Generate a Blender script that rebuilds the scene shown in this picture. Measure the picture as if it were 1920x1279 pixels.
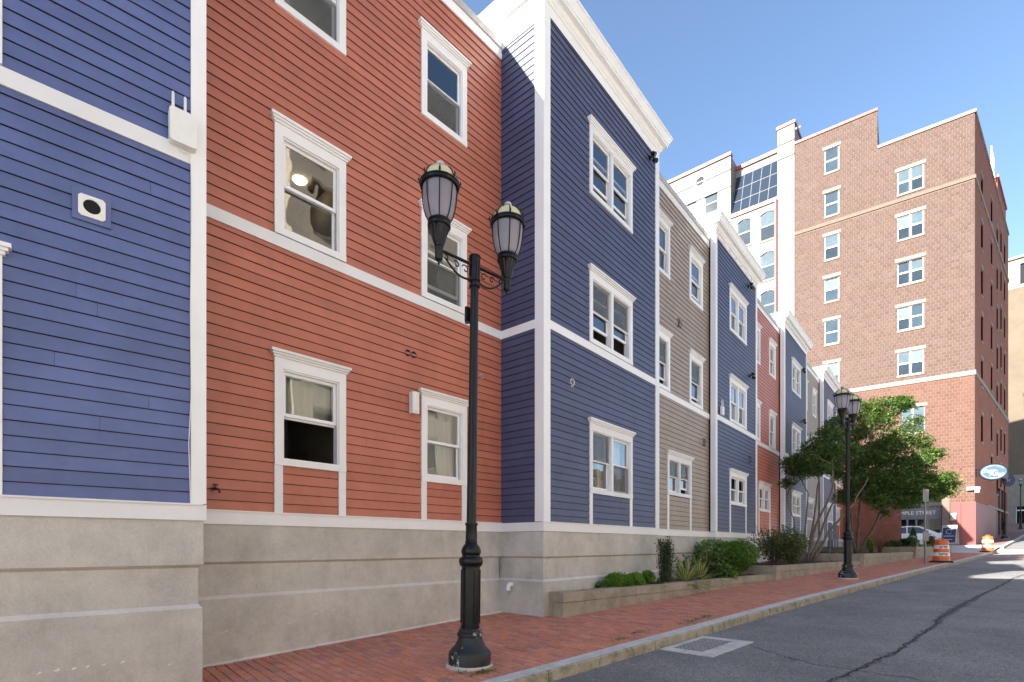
import bpy, math, random
import numpy as np
from mathutils import Vector, Matrix

for o in list(bpy.data.objects):
    bpy.data.objects.remove(o, do_unlink=True)
scene = bpy.context.scene
COL = scene.collection
random.seed(7)
PI = math.pi

# ------------------------------------------------------------------ camera
F, CX, HY = 973.0, 960.0, 1023.0            # focal length and horizon in photo pixels (1920 x 1279)
cd = bpy.data.cameras.new('camera')
cam = bpy.data.objects.new('camera', cd); COL.objects.link(cam)
cd.sensor_width = 36.0
cd.lens = 36.0 * F / 1920.0
cd.shift_y = (HY - 639.5) / 1920.0
cd.clip_start = 0.05; cd.clip_end = 3000
cam.location = (0, 0, 0); cam.rotation_euler = (PI / 2, 0, 0)
scene.camera = cam

# ------------------------------------------------------------------ light
L = Vector((0.882, 0.471, -0.545)).normalized()     # the way the sunlight travels
wd = bpy.data.worlds.new('World'); scene.world = wd; wd.use_nodes = True
nt = wd.node_tree
bg = nt.nodes['Background']
sky = nt.nodes.new('ShaderNodeTexSky'); sky.sky_type = 'NISHITA'
sky.sun_disc = False
sky.sun_elevation = math.asin(-L.z)
sky.sun_rotation = math.atan2(-L.x, -L.y)
sky.air_density = 1.0; sky.dust_density = 0.4; sky.ozone_density = 2.2; sky.altitude = 50
nt.links.new(sky.outputs[0], bg.inputs[0]); bg.inputs[1].default_value = 0.07
sd = bpy.data.lights.new('sun', 'SUN'); sd.energy = 4.6; sd.angle = math.radians(0.53); sd.color = (1.0, 0.95, 0.87)
sun = bpy.data.objects.new('sun', sd); COL.objects.link(sun)
sun.rotation_euler = L.to_track_quat('-Z', 'Y').to_euler(); sun.location = (-30, -10, 30)
vs = scene.view_settings
vs.view_transform = 'Standard'; vs.look = 'None'; vs.gamma = 1.0; vs.use_curve_mapping = False
vs.exposure = 2.28
scene.render.engine = 'CYCLES'
scene.cycles.max_bounces = 8; scene.cycles.transparent_max_bounces = 16

# ------------------------------------------------------------------ helpers
class MB:
    zb = 0.0
    def __init__(s): s.v = []; s.f = []; s.m = []
    def add(s, vs_, fs_, mi=0):
        b = len(s.v); s.v += [tuple(p) for p in vs_]
        s.f += [tuple(b + i for i in f) for f in fs_]; s.m += [mi] * len(fs_)
        return s
    def box(s, x0, x1, y0, y1, z0, z1, mi=0):
        return s.add([(x0,y0,z0),(x1,y0,z0),(x1,y1,z0),(x0,y1,z0),(x0,y0,z1),(x1,y0,z1),(x1,y1,z1),(x0,y1,z1)],
                     [(0,3,2,1),(4,5,6,7),(0,1,5,4),(1,2,6,5),(2,3,7,6),(3,0,4,7)], mi)
    def quad(s, a, b, c, d, mi=0): return s.add([a, b, c, d], [(0, 1, 2, 3)], mi)
    def lathe(s, prof, n=24, c=(0, 0, 0), mi=0, flute=None, a0=0.0, close=True):
        vs_, fs_ = [], []
        for k, (r, z) in enumerate(prof):
            for i in range(n):
                a = a0 + 2 * PI * i / n; rr = r
                if flute: rr = r * (1 - flute(k, i))
                vs_.append((c[0] + rr * math.cos(a), c[1] + rr * math.sin(a), c[2] + z))
        for k in range(len(prof) - 1):
            for i in range(n):
                j = (i + 1) % n
                fs_.append((k * n + i, k * n + j, (k + 1) * n + j, (k + 1) * n + i))
        if close:
            fs_.append(tuple(range(n))[::-1]); fs_.append(tuple((len(prof) - 1) * n + i for i in range(n)))
        return s.add(vs_, fs_, mi)
    def tube(s, pts, rads, n=8, mi=0, cap=True):
        P = [Vector(p) for p in pts]
        if not hasattr(rads, '__len__'): rads = [rads] * len(P)
        vs_, fs_ = [], []
        up = Vector((0.13, 0.31, 0.94))
        for k, p in enumerate(P):
            t = (P[min(k + 1, len(P) - 1)] - P[max(k - 1, 0)])
            t = t.normalized() if t.length > 1e-9 else Vector((0, 0, 1))
            a = t.cross(up)
            if a.length < 0.05: a = t.cross(Vector((1, 0, 0)))
            a.normalize(); b = t.cross(a)
            for i in range(n):
                w = 2 * PI * i / n
                vs_.append(p + (a * math.cos(w) + b * math.sin(w)) * rads[k])
        for k in range(len(P) - 1):
            for i in range(n):
                j = (i + 1) % n
                fs_.append((k * n + i, k * n + j, (k + 1) * n + j, (k + 1) * n + i))
        if cap:
            fs_.append(tuple(range(n))[::-1]); fs_.append(tuple((len(P) - 1) * n + i for i in range(n)))
        return s.add(vs_, fs_, mi)
    def prism(s, poly, axis, a0, a1, mi=0):
        """poly of 2-d points extruded along axis ('x','y','z') from a0 to a1"""
        n = len(poly)
        def p3(p, a):
            return (a, p[0], p[1]) if axis == 'x' else ((p[0], a, p[1]) if axis == 'y' else (p[0], p[1], a))
        vs_ = [p3(p, a0) for p in poly] + [p3(p, a1) for p in poly]
        fs_ = [tuple(range(n)), tuple(range(2 * n - 1, n - 1, -1))]
        for i in range(n):
            j = (i + 1) % n; fs_.append((i, i + n, j + n, j))
        return s.add(vs_, fs_, mi)
    def mesh(s, name, smooth=False):
        me = bpy.data.meshes.new(name)
        z = MB.zb
        me.from_pydata([(a, b, c - z) for a, b, c in s.v], [], s.f)
        if any(s.m): me.polygons.foreach_set('material_index', s.m)
        if smooth: me.polygons.foreach_set('use_smooth', [True] * len(me.polygons))
        me.update()
        return me
    def build(s, name, mats, parent=None, smooth=False, loc=None):
        o = bpy.data.objects.new(name, s.mesh(name, smooth))
        for m in (mats if isinstance(mats, (list, tuple)) else [mats]): o.data.materials.append(m)
        COL.objects.link(o)
        if parent: o.parent = parent
        if loc: o.location = loc
        return o

def tag(o, label=None, cat=None, group=None, kind=None):
    if label: o['label'] = label
    if cat: o['category'] = cat
    if group: o['group'] = group
    if kind: o['kind'] = kind
    return o
def thing(name, label, cat, loc=(0, 0, 0), rz=0.0, group=None):
    o = bpy.data.objects.new(name, None); COL.objects.link(o)
    o.empty_display_size = 0.2; o.location = loc; o.rotation_euler = (0, 0, rz)
    return tag(o, label, cat, group)
def struct(o): o['kind'] = 'structure'; return o
def copy_tree(o, parent=None):
    c = o.copy(); COL.objects.link(c); c.parent = parent
    for ch in [x for x in bpy.data.objects if x.parent == o]: copy_tree(ch, c)
    return c
def shade_auto(o, ang=40):
    me = o.data
    me.polygons.foreach_set('use_smooth', [True] * len(me.polygons))
    me.set_sharp_from_angle(angle=math.radians(ang))

# curb frame: e along the kerb (uphill), m across towards the houses
EA = math.radians(41.8); ce, se = math.cos(EA), math.sin(EA)
def EM(e, m): return (e * ce - m * se, e * se + m * ce)
def to_em(x, y): return (x * ce + y * se, -x * se + y * ce)
PROF = [(-80, -3.4), (-20, -2.05), (-5, -1.62), (0, -1.465), (4.4, -1.315), (11, -1.085), (15.4, -0.985), (23.3, -0.80),
        (32, -0.63), (41, -0.42), (44.5, -0.24), (48, 0.04), (56.7, 0.51), (72.5, 1.5), (100, 3.3), (160, 5.5), (600, 9.0)]
def prof(e):
    t = 0.0
    for d in (-1.6, -0.8, 0, 0.8, 1.6):
        t += float(np.interp(e + d, [p[0] for p in PROF], [p[1] for p in PROF]))
    return t / 5
def walk_z(e, m): return prof(e) + 0.011 * (m - 4.05)
def road_z(e, m): return prof(e) - 0.125 + 0.018 * (3.88 - abs(m)) 
def ray(px, py): return ((px - CX) / F, (HY - py) / F)
def hit_ground(px, py, zf):
    r, q = ray(px, py)
    lo, hi = 1.0, 80.0
    for d in np.arange(2.0, 80.0, 0.02):
        e, m = to_em(r * d, d)
        if q * d <= zf(e, m): return e, m, zf(e, m)
    return e, m, zf(e, m)

# ------------------------------------------------------------------ materials
def new_mat(name):
    m = bpy.data.materials.new(name); m.use_nodes = True
    n = m.node_tree.nodes; l = m.node_tree.links
    return m, n, l, n['Principled BSDF']
def nz(n, l, scale, detail=4, rough=0.6, vec=None, stretch=None):
    t = n.new('ShaderNodeTexNoise'); t.inputs['Scale'].default_value = scale
    t.inputs['Detail'].default_value = detail; t.inputs['Roughness'].default_value = rough
    if vec is not None:
        if stretch:
            mp = n.new('ShaderNodeMapping'); mp.inputs['Scale'].default_value = stretch
            l.new(vec, mp.inputs['Vector']); l.new(mp.outputs[0], t.inputs['Vector'])
        else: l.new(vec, t.inputs['Vector'])
    return t
def ramp(n, l, fac, stops):
    r = n.new('ShaderNodeValToRGB')
    cr = r.color_ramp
    while len(cr.elements) < len(stops): cr.elements.new(0.5)
    for e, (p, c) in zip(cr.elements, stops):
        e.position = p; e.color = (c[0], c[1], c[2], 1) if hasattr(c, '__len__') else (c, c, c, 1)
    l.new(fac, r.inputs[0]); return r
def mixc(n, l, fac, a, b, mode='MIX'):
    x = n.new('ShaderNodeMix'); x.data_type = 'RGBA'; x.blend_type = mode
    for sock, val in ((x.inputs['Factor'], fac), (x.inputs['A'], a), (x.inputs['B'], b)):
        if hasattr(val, 'links'): l.new(val, sock)
        elif hasattr(val, '__len__'): sock.default_value = (val[0], val[1], val[2], 1)
        else: sock.default_value = val
    return x.outputs['Result']
def bump(n, l, b, h, strength=0.3, dist=0.01):
    x = n.new('ShaderNodeBump'); x.inputs['Strength'].default_value = strength; x.inputs['Distance'].default_value = dist
    l.new(h, x.inputs['Height']); l.new(x.outputs[0], b.inputs['Normal'])
def geo(n): return n.new('ShaderNodeNewGeometry').outputs['Position']
def sc(c, k): return tuple(min(1, x * k) for x in c)

def paint(name, col, rough=0.5, var=0.10, dirt=0.0, grain=True):
    m, n, l, b = new_mat(name); p = geo(n)
    oi = n.new('ShaderNodeObjectInfo')
    t = nz(n, l, 1.7, 5, 0.65, p)
    c1 = ramp(n, l, t.outputs[0], [(0.3, sc(col, 1 - var)), (0.7, sc(col, 1 + var))])
    c2 = ramp(n, l, oi.outputs['Random'], [(0.0, 0.88), (1.0, 1.03)])
    c = mixc(n, l, 1.0, c1.outputs[0], c2.outputs[0], 'MULTIPLY')
    if dirt:
        d = nz(n, l, 3.2, 7, 0.7, p, (1, 1, 0.35))
        r = ramp(n, l, d.outputs[0], [(0.48, 0), (0.72, dirt)])
        c = mixc(n, l, r.outputs[0], c, sc(col, 0.62))
    l.new(c, b.inputs['Base Color']); b.inputs['Roughness'].default_value = rough
    if grain:
        g = nz(n, l, 60, 3, 0.6, p, (1, 1, 7)); bump(n, l, b, g.outputs[0], 0.12, 0.003)
    return m
def plain(name, col, rough=0.5, metal=0.0, noise=0.08, scale=12, bmp=0.0):
    m, n, l, b = new_mat(name); p = geo(n)
    t = nz(n, l, scale, 4, 0.6, p)
    c = ramp(n, l, t.outputs[0], [(0.3, sc(col, 1 - noise)), (0.7, sc(col, 1 + noise))])
    l.new(c.outputs[0], b.inputs['Base Color'])
    b.inputs['Roughness'].default_value = rough; b.inputs['Metallic'].default_value = metal
    if bmp: bump(n, l, b, t.outputs[0], bmp, 0.01)
    return m
def concrete(name, col, dark, spots=0.5, sc1=1.1, rough=0.85, streak=True):
    m, n, l, b = new_mat(name); p = geo(n)
    a = nz(n, l, sc1, 8, 0.68, p)
    c = ramp(n, l, a.outputs[0], [(0.28, dark), (0.5, sc(col, 0.92)), (0.74, sc(col, 1.12))]).outputs[0]
    if streak:
        s_ = nz(n, l, 5.0, 5, 0.7, p, (1, 1, 0.16))
        r = ramp(n, l, s_.outputs[0], [(0.5, 0), (0.75, 0.45)])
        c = mixc(n, l, r.outputs[0], c, dark)
    st_ = nz(n, l, sc1 * 3.1, 9, 0.75, p)
    r0 = ramp(n, l, st_.outputs[0], [(0.30, 0.80), (0.50, 1.0), (0.70, 1.16)])
    c = mixc(n, l, 0.6, c, mixc(n, l, 1.0, c, r0.outputs[0], 'MULTIPLY'))
    f = nz(n, l, 70, 3, 0.7, p)
    r2 = ramp(n, l, f.outputs[0], [(0.35, 0.80), (0.65, 1.08)])
    c = mixc(n, l, spots, c, mixc(n, l, 1.0, c, r2.outputs[0], 'MULTIPLY'))
    l.new(c, b.inputs['Base Color']); b.inputs['Roughness'].default_value = rough
    bump(n, l, b, f.outputs[0], 0.25, 0.006)
    return m
def brick_mat(name, cols, rough=0.85, stain=0.25):
    """pieces carry a face attribute 'tint' (joined field) or an object random (single pieces)"""
    m, n, l, b = new_mat(name); p = geo(n)
    at = n.new('ShaderNodeAttribute'); at.attribute_name = 'tint'
    oi = n.new('ShaderNodeObjectInfo')
    ad = n.new('ShaderNodeMath'); ad.operation = 'ADD'
    l.new(at.outputs['Fac'], ad.inputs[0]); l.new(oi.outputs['Random'], ad.inputs[1])
    fr = n.new('ShaderNodeMath'); fr.operation = 'FRACT'; l.new(ad.outputs[0], fr.inputs[0])
    k = len(cols)
    c = ramp(n, l, fr.outputs[0], [(i / max(1, k - 1), x) for i, x in enumerate(cols)]).outputs[0]
    t = nz(n, l, 22, 5, 0.7, p)
    r = ramp(n, l, t.outputs[0], [(0.3, 0.78), (0.7, 1.15)])
    c = mixc(n, l, 1.0, c, r.outputs[0], 'MULTIPLY')
    big = nz(n, l, 0.9, 5, 0.65, p)
    r3 = ramp(n, l, big.outputs[0], [(0.52, 0), (0.75, stain)])
    c = mixc(n, l, r3.outputs[0], c, (0.24, 0.17, 0.155))
    l.new(c, b.inputs['Base Color']); b.inputs['Roughness'].default_value = rough
    bump(n, l, b, t.outputs[0], 0.35, 0.004)
    return m
def leaf_mat(name, col, trans=0.35):
    m, n, l, b = new_mat(name); p = geo(n)
    t = nz(n, l, 3.0, 3, 0.6, p)
    c = ramp(n, l, t.outputs[0], [(0.25, sc(col, 0.7)), (0.75, sc(col, 1.3))]).outputs[0]
    l.new(c, b.inputs['Base Color']); b.inputs['Roughness'].default_value = 0.5
    tr = n.new('ShaderNodeBsdfTranslucent')
    l.new(mixc(n, l, 1.0, c, (1.25, 1.35, 0.6), 'MULTIPLY'), tr.inputs['Color'])
    mx = n.new('ShaderNodeMixShader'); mx.inputs[0].default_value = trans
    l.new(b.outputs[0], mx.inputs[1]); l.new(tr.outputs[0], mx.inputs[2])
    l.new(mx.outputs[0], n['Material Output'].inputs['Surface'])
    return m
def glass_mat(name, tint=(0.86, 0.9, 0.9), wav=0.012, extra=0.05, wscale=1.1):
    m, n, l, b = new_mat(name); n.remove(b); p = geo(n)
    tr = n.new('ShaderNodeBsdfTransparent'); tr.inputs[0].default_value = (*tint, 1)
    gl = n.new('ShaderNodeBsdfGlossy'); gl.inputs['Roughness'].default_value = 0.015
    gl.inputs['Color'].default_value = (0.95, 0.97, 1, 1)
    t = nz(n, l, wscale, 2, 0.5, p)
    bp = n.new('ShaderNodeBump'); bp.inputs['Strength'].default_value = wav; bp.inputs['Distance'].default_value = 0.25
    l.new(t.outputs[0], bp.inputs['Height']); l.new(bp.outputs[0], gl.inputs['Normal'])
    fr = n.new('ShaderNodeFresnel'); fr.inputs['IOR'].default_value = 1.5
    ad = n.new('ShaderNodeMath'); ad.operation = 'MULTIPLY_ADD'; ad.inputs[1].default_value = 1.2; ad.inputs[2].default_value = extra
    ad.use_clamp = True
    l.new(fr.outputs[0], ad.inputs[0])
    mx = n.new('ShaderNodeMixShader'); l.new(ad.outputs[0], mx.inputs[0])
    l.new(tr.outputs[0], mx.inputs[1]); l.new(gl.outputs[0], mx.inputs[2])
    l.new(mx.outputs[0], n['Material Output'].inputs['Surface'])
    return m
def screen_mat(name):
    m, n, l, b = new_mat(name)
    b.inputs['Base Color'].default_value = (0.12, 0.12, 0.115, 1); b.inputs['Roughness'].default_value = 0.7
    tr = n.new('ShaderNodeBsdfTransparent')
    mx = n.new('ShaderNodeMixShader'); mx.inputs[0].default_value = 0.55
    l.new(tr.outputs[0], mx.inputs[1]); l.new(b.outputs[0], mx.inputs[2])
    l.new(mx.outputs[0], n['Material Output'].inputs['Surface'])
    return m
def emit(name, col, k):
    m, n, l, b = new_mat(name)
    b.inputs['Base Color'].default_value = (0.8, 0.8, 0.75, 1)
    b.inputs['Emission Color'].default_value = (*col, 1); b.inputs['Emission Strength'].default_value = k
    return m

M = {}
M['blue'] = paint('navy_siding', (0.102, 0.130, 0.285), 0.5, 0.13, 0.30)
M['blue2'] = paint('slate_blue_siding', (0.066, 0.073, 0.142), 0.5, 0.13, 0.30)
M['red'] = paint('brick_red_siding', (0.46, 0.145, 0.088), 0.5, 0.13, 0.30)
M['taupe'] = paint('taupe_siding', (0.36, 0.28, 0.205), 0.5, 0.12, 0.30)
M['white'] = paint('white_trim', (0.80, 0.785, 0.77), 0.45, 0.03, 0.12, False)
M['vinyl'] = plain('white_sash', (0.80, 0.79, 0.78), 0.4, 0, 0.02)
M['flash'] = plain('grey_roof_edge', (0.42, 0.40, 0.37), 0.5, 0.2, 0.08)
M['roof'] = plain('flat_roof', (0.20, 0.20, 0.20), 0.9, 0, 0.2)
M['parge'] = concrete('parged_base', (0.56, 0.525, 0.47), (0.37, 0.345, 0.305))
M['ledge'] = concrete('base_ledge', (0.64, 0.60, 0.56), (0.5, 0.46, 0.42))
M['glass'] = glass_mat('window_glass')
M['glass_wavy'] = glass_mat('wavy_window_glass', wav=0.03, extra=0.10, wscale=1.5)
M['glass_far'] = glass_mat('far_window_glass', (0.50, 0.58, 0.60), 0.03, 0.16)
M['farblind'] = plain('far_window_blind', (0.17, 0.18, 0.17), 0.8, 0, 0.05, 5)
M['sheath'] = plain('gap_shade_sheathing', (0.012, 0.012, 0.014), 0.95)  # near-black backing, so the board gaps show painted shade lines
M['screen'] = screen_mat('insect_screen')
M['room'] = plain('room_walls', (0.22, 0.19, 0.16), 0.9, 0, 0.2, 2)
M['curtain'] = plain('pale_curtain', (0.62, 0.56, 0.46), 0.9, 0, 0.06, 5)
M['blind'] = plain('pale_blind', (0.50, 0.50, 0.47), 0.8, 0, 0.03, 5)
M['lit'] = emit('ceiling_light_glow', (1.0, 0.82, 0.52), 5.0)
M['black'] = plain('black_cast_iron', (0.006, 0.006, 0.007), 0.3, 0.0, 0.3, 9, 0.12)
M['black'].node_tree.nodes['Principled BSDF'].inputs['Specular IOR Level'].default_value = 0.28
M['dark'] = plain('dark_void', (0.006, 0.006, 0.006), 0.9)
M['wplastic'] = plain('white_plastic', (0.74, 0.73, 0.68), 0.4, 0, 0.04)
M['stone'] = concrete('planter_concrete', (0.36, 0.31, 0.23), (0.20, 0.165, 0.115), 0.9, 2.3)
M['granite'] = concrete('kerb_granite', (0.58, 0.57, 0.55), (0.42, 0.41, 0.39), 1.0, 4.0, 0.8, False)
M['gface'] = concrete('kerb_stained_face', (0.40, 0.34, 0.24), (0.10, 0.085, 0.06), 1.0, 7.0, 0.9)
M['mulch'] = plain('dark_mulch', (0.055, 0.030, 0.018), 0.95, 0, 0.6, 30, 0.8)
M['paver'] = brick_mat('clay_paver', [(0.50, 0.175, 0.10), (0.60, 0.225, 0.135), (0.50, 0.20, 0.135), (0.62, 0.255, 0.165), (0.36, 0.17, 0.14), (0.55, 0.20, 0.12)])
M['sand'] = plain('joint_sand', (0.035, 0.030, 0.026), 0.95, 0, 0.3, 40)
M['soffit'] = plain('steel_grate', (0.17, 0.165, 0.16), 0.6, 0.6, 0.3, 30, 0.2)

for k_, c_ in (('fg0', (0.035, 0.055, 0.07)), ('fg1', (0.07, 0.10, 0.115)), ('fg2', (0.12, 0.15, 0.155)), ('fg3', (0.02, 0.03, 0.04))):
    M[k_] = plain('far_glass_' + k_[-1], c_, 0.05, 0, 0.15, 1.5)
# ------------------------------------------------------------------ ground, road, pavement
def asphalt(name):
    m, n, l, b = new_mat(name); p = geo(n)
    a = nz(n, l, 0.7, 8, 0.7, p); f = nz(n, l, 75, 3, 0.8, p); v = nz(n, l, 22, 6, 0.8, p)
    c = ramp(n, l, a.outputs[0], [(0.32, (0.135, 0.132, 0.131)), (0.68, (0.24, 0.235, 0.23))]).outputs[0]
    r = ramp(n, l, f.outputs[0], [(0.34, 0.25), (0.5, 0.92), (0.68, 2.0)])
    c = mixc(n, l, 1.0, c, r.outputs[0], 'MULTIPLY')
    d = ramp(n, l, v.outputs[0], [(0.33, 0.66), (0.67, 1.28)])
    c = mixc(n, l, 1.0, c, d.outputs[0], 'MULTIPLY')
    l.new(c, b.inputs['Base Color']); b.inputs['Roughness'].default_value = 0.8
    bump(n, l, b, f.outputs[0], 0.55, 0.008)
    return m
M['asphalt'] = asphalt('worn_asphalt')
M['grate'] = plain('worn_iron_grate', (0.30, 0.29, 0.28), 0.55, 0.2, 0.25, 30, 0.2)
M['crack'] = plain('open_crack', (0.03, 0.029, 0.028), 1.0, 0, 0.5, 60)
M['patch'] = plain('crumbled_asphalt', (0.105, 0.102, 0.10), 1.0, 0, 0.95, 55, 0.8)
M['earth'] = plain('far_ground', (0.12, 0.11, 0.10), 0.95, 0, 0.2, 0.2)
M['paleconc'] = concrete('pale_bounce_paving', (0.66, 0.63, 0.59), (0.58, 0.555, 0.52), 0.6, 1.2, 0.9, False)
M['apron'] = concrete('pale_concrete_paving', (0.50, 0.47, 0.43), (0.38, 0.35, 0.32), 0.6, 1.2, 0.9, False)
M['xwalk'] = brick_mat('brick_crossing', [(0.24, 0.13, 0.11), (0.30, 0.17, 0.14), (0.26, 0.15, 0.13)])

def sheet(e_list, m_list, zf, name, mat, parent=None):
    b = MB(); ne, nm = len(e_list), len(m_list)
    vs_ = [(e, m, zf(e, m)) for e in e_list for m in m_list]
    fs_ = [(i * nm + j, (i + 1) * nm + j, (i + 1) * nm + j + 1, i * nm + j + 1) for i in range(ne - 1) for j in range(nm - 1)]
    b.add(vs_, fs_)
    o = b.build(name, mat, parent, smooth=True)
    if not parent: o.rotation_euler = (0, 0, EA)
    return o
EL = [-60, -40, -25, -15, -10] + [x * 1.0 for x in range(-7, 76)] + [80, 90, 100, 120, 160]
struct(sheet([-400, -200, -100] + EL + [200, 300, 600, 900, 1500], [-1200, -400, -120, -40, -12, 12, 40, 120, 400, 1200],
             lambda e, m: prof(max(-80, min(600, e))) - 0.6, 'ground', M['earth']))
struct(sheet(EL, [x for x in np.linspace(-1.75, 3.90, 13)], road_z, 'road', M['asphalt']))
road = bpy.data.objects['road']
# unseen far-side pavement, added wide and pale to bounce sun onto the row
struct(sheet(EL, [-7.65, -5, -1.75], lambda e, m: road_z(e, 1.75) + 0.12 + 0.01 * (-1.75 - m), 'far_bounce_pavement', M['paleconc']))
# brick pavement: sand bed, then pavers
def edge_m(e): return 7.45 if e < 6.7 else 6.05
walk = struct(sheet([x * 0.5 for x in range(-16, 81)], [4.05, 5.0, 6.05], lambda e, m: walk_z(e, m) - 0.014, 'sidewalk', M['sand']))
sheet([x * 0.5 for x in range(-16, 14)], [6.05, 6.8, 7.6], lambda e, m: walk_z(e, m) - 0.014, 'bed', M['sand'], walk)
pav = []
BW, BL, GAP = 0.1015, 0.2035, 0.009
e = -7.0; k = 0
rng = random.Random(3)
while e < 39.9:
    m = 4.06 - (BL / 2 if k % 2 else 0)
    while m < edge_m(e):
        a, b_ = max(m, 4.06), min(m + BL, edge_m(e) + 0.02)
        if b_ - a > 0.04: pav.append((e, a, b_))
        m += BL
    e += BW; k += 1
def in_view(p):
    e, a, b_ = p; x, y = EM(e + 0.05, (a + b_) / 2)
    if y < 1: return None
    u = CX + F * x / y; v = HY - F * walk_z(e, a) / y
    return y if (372 < u < 1925 and v < 1282 and EMvis(e, a)) else None
def EMvis(e, m): return m < 6.9
full = [(in_view(p), i) for i, p in enumerate(pav) if p[2] - p[1] > BL - 0.002]
near = set(i for d, i in sorted([q for q in full if q[0]])[:300])
pm = MB(); g = GAP / 2
pm.add([(0 + g, 0 + g, -0.05), (BW - g, 0 + g, -0.05), (BW - g, BL - g, -0.05), (0 + g, BL - g, -0.05),
        (0 + g, 0 + g, -0.004), (BW - g, 0 + g, -0.004), (BW - g, BL - g, -0.004), (0 + g, BL - g, -0.004),
        (g + .004, g + .004, 0), (BW - g - .004, g + .004, 0), (BW - g - .004, BL - g - .004, 0), (g + .004, BL - g - .004, 0)],
       [(0, 1, 5, 4), (1, 2, 6, 5), (2, 3, 7, 6), (3, 0, 4, 7), (4, 5, 9, 8), (5, 6, 10, 9), (6, 7, 11, 10), (7, 4, 8, 11), (8, 9, 10, 11)])
pmesh = pm.mesh('brick'); pmesh.materials.append(M['paver'])
fv, ff, ft = [], [], []
for i, (e, a, b_) in enumerate(pav):
    dz = rng.uniform(-0.0035, 0.002)
    if i in near:
        o = bpy.data.objects.new('brick', pmesh); COL.objects.link(o); o.parent = walk
        o.location = (e, a, walk_z(e, a) + dz)
        sl = (walk_z(e + 0.2, a) - walk_z(e, a)) / 0.2
        o.rotation_euler = (0.011 + rng.uniform(-.006, .006), -math.atan(sl) + rng.uniform(-.008, .008), 0)
    else:
        bi = len(fv); t0, t1 = rng.uniform(-.002, .002), rng.uniform(-.002, .002)
        x0, x1, y0, y1 = e + g, e + BW - g, a + g, b_ - g
        for (x, y, t) in ((x0, y0, t0), (x1, y0, t1), (x1, y1, -t0), (x0, y1, -t1)):
            fv.append((x, y, walk_z(x, y) + dz - 0.04))
        for (x, y, t) in ((x0, y0, t0), (x1, y0, t1), (x1, y1, -t0), (x0, y1, -t1)):
            fv.append((x, y, walk_z(x, y) + dz + t))
        for f_ in ((0, 1, 5, 4), (1, 2, 6, 5), (2, 3, 7, 6), (3, 0, 4, 7), (4, 5, 6, 7)):
            ff.append(tuple(bi + q for q in f_))
        ft += [rng.random()] * 5
def field_obj(name, fv, ff, ft, mat, parent):
    me = bpy.data.meshes.new(name); me.from_pydata(fv, [], ff)
    at = me.attributes.new('tint', 'FLOAT', 'FACE'); at.data.foreach_set('value', ft)
    me.materials.append(mat); o = bpy.data.objects.new(name, me); COL.objects.link(o)
    if parent: o.parent = parent
    o['kind'] = 'stuff'; return o
field_obj('brick_field', fv, ff, ft, M['paver'], walk)
# kerb stones
kerb = thing('curb', None, None); kerb['kind'] = 'structure'
kerb.rotation_euler = (0, 0, EA)
e = -8.0; kr = random.Random(5)
while e < 74:
    ln = kr.uniform(1.7, 2.5); b = MB()
    lift = 0.0
    for q in range(4):
        ea, eb = e + ln * q / 4, e + ln * (q + 1) / 4
        if q == 0: ea += 0.005
        if q == 3: eb -= 0.005
        def pt(ee, m, z, w=0): return (ee, m + w, z)
        drop = 0.0
        for (a_, d_) in ((ea, 0), (eb, 0)): pass
        zt = [prof(ea) + 0.004, prof(eb) + 0.004]
        if 41.3 < e < 45.5: zt = [z - 0.10 for z in zt]
        zl = [road_z(ea, 3.88) - 0.12, road_z(eb, 3.88) - 0.12]
        j = [kr.uniform(-.006, .006) for _ in range(4)]
        A = [(ea, 4.055, zl[0]), (ea, 4.055, zt[0]), (ea, 3.880, zt[0] - .004), (ea, 3.855, zt[0] - .022), (ea, 3.842 + j[0], zl[0])]
        B = [(eb, 4.055, zl[1]), (eb, 4.055, zt[1]), (eb, 3.880, zt[1] - .004), (eb, 3.855, zt[1] - .022), (eb, 3.842 + j[1], zl[1])]
        vs_ = A + B
        b.add(vs_, [(0, 1, 6, 5), (1, 2, 7, 6)], 0); b.add(vs_, [(2, 3, 8, 7), (3, 4, 9, 8)], 1)
        if q == 0: b.add(A, [(0, 4, 3, 2, 1)], 1)
        if q == 3: b.add(B, [(0, 1, 2, 3, 4)], 1)
    b.build('curb_stone', [M['granite'], M['gface']], kerb)
    e += ln
# cracks in the asphalt
def crack(pts, w, mat, name, zo, seed, jit=0.02):
    r = random.Random(seed); P = []
    for px, py in pts:
        e, m, z = hit_ground(px, py, road_z); P.append((e, m))
    Q = []
    for (a, b_) in zip(P[:-1], P[1:]):
        n_ = max(3, int(math.dist(a, b_) / 0.07))
        for i in range(n_):
            t = i / n_; Q.append((a[0] + (b_[0] - a[0]) * t + r.gauss(0, jit), a[1] + (b_[1] - a[1]) * t + r.gauss(0, jit)))
    Q.append(P[-1])
    b = MB(); L_, R_ = [], []
    for i, q in enumerate(Q):
        a = Q[max(0, i - 1)]; c = Q[min(len(Q) - 1, i + 1)]
        dx, dy = c[0] - a[0], c[1] - a[1]; d = math.hypot(dx, dy) or 1
        ww = (w(i / len(Q)) if callable(w) else w) * r.uniform(0.5, 1.5)
        L_.append((q[0] - dy / d * ww, q[1] + dx / d * ww)); R_.append((q[0] + dy / d * ww, q[1] - dx / d * ww))
    vs_ = [(x, y, road_z(x, y) + zo) for x, y in L_ + R_]; n_ = len(Q)
    b.add(vs_, [(i, i + n_, i + 1 + n_, i + 1) for i in range(n_ - 1)])
    return b.build(name, mat, road)
main = [(1540, 1285), (1602, 1258), (1680, 1222), (1749, 1177), (1762, 1160), (1802, 1136), (1847, 1112), (1879, 1097), (1899, 1085), (1925, 1076)]
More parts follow.
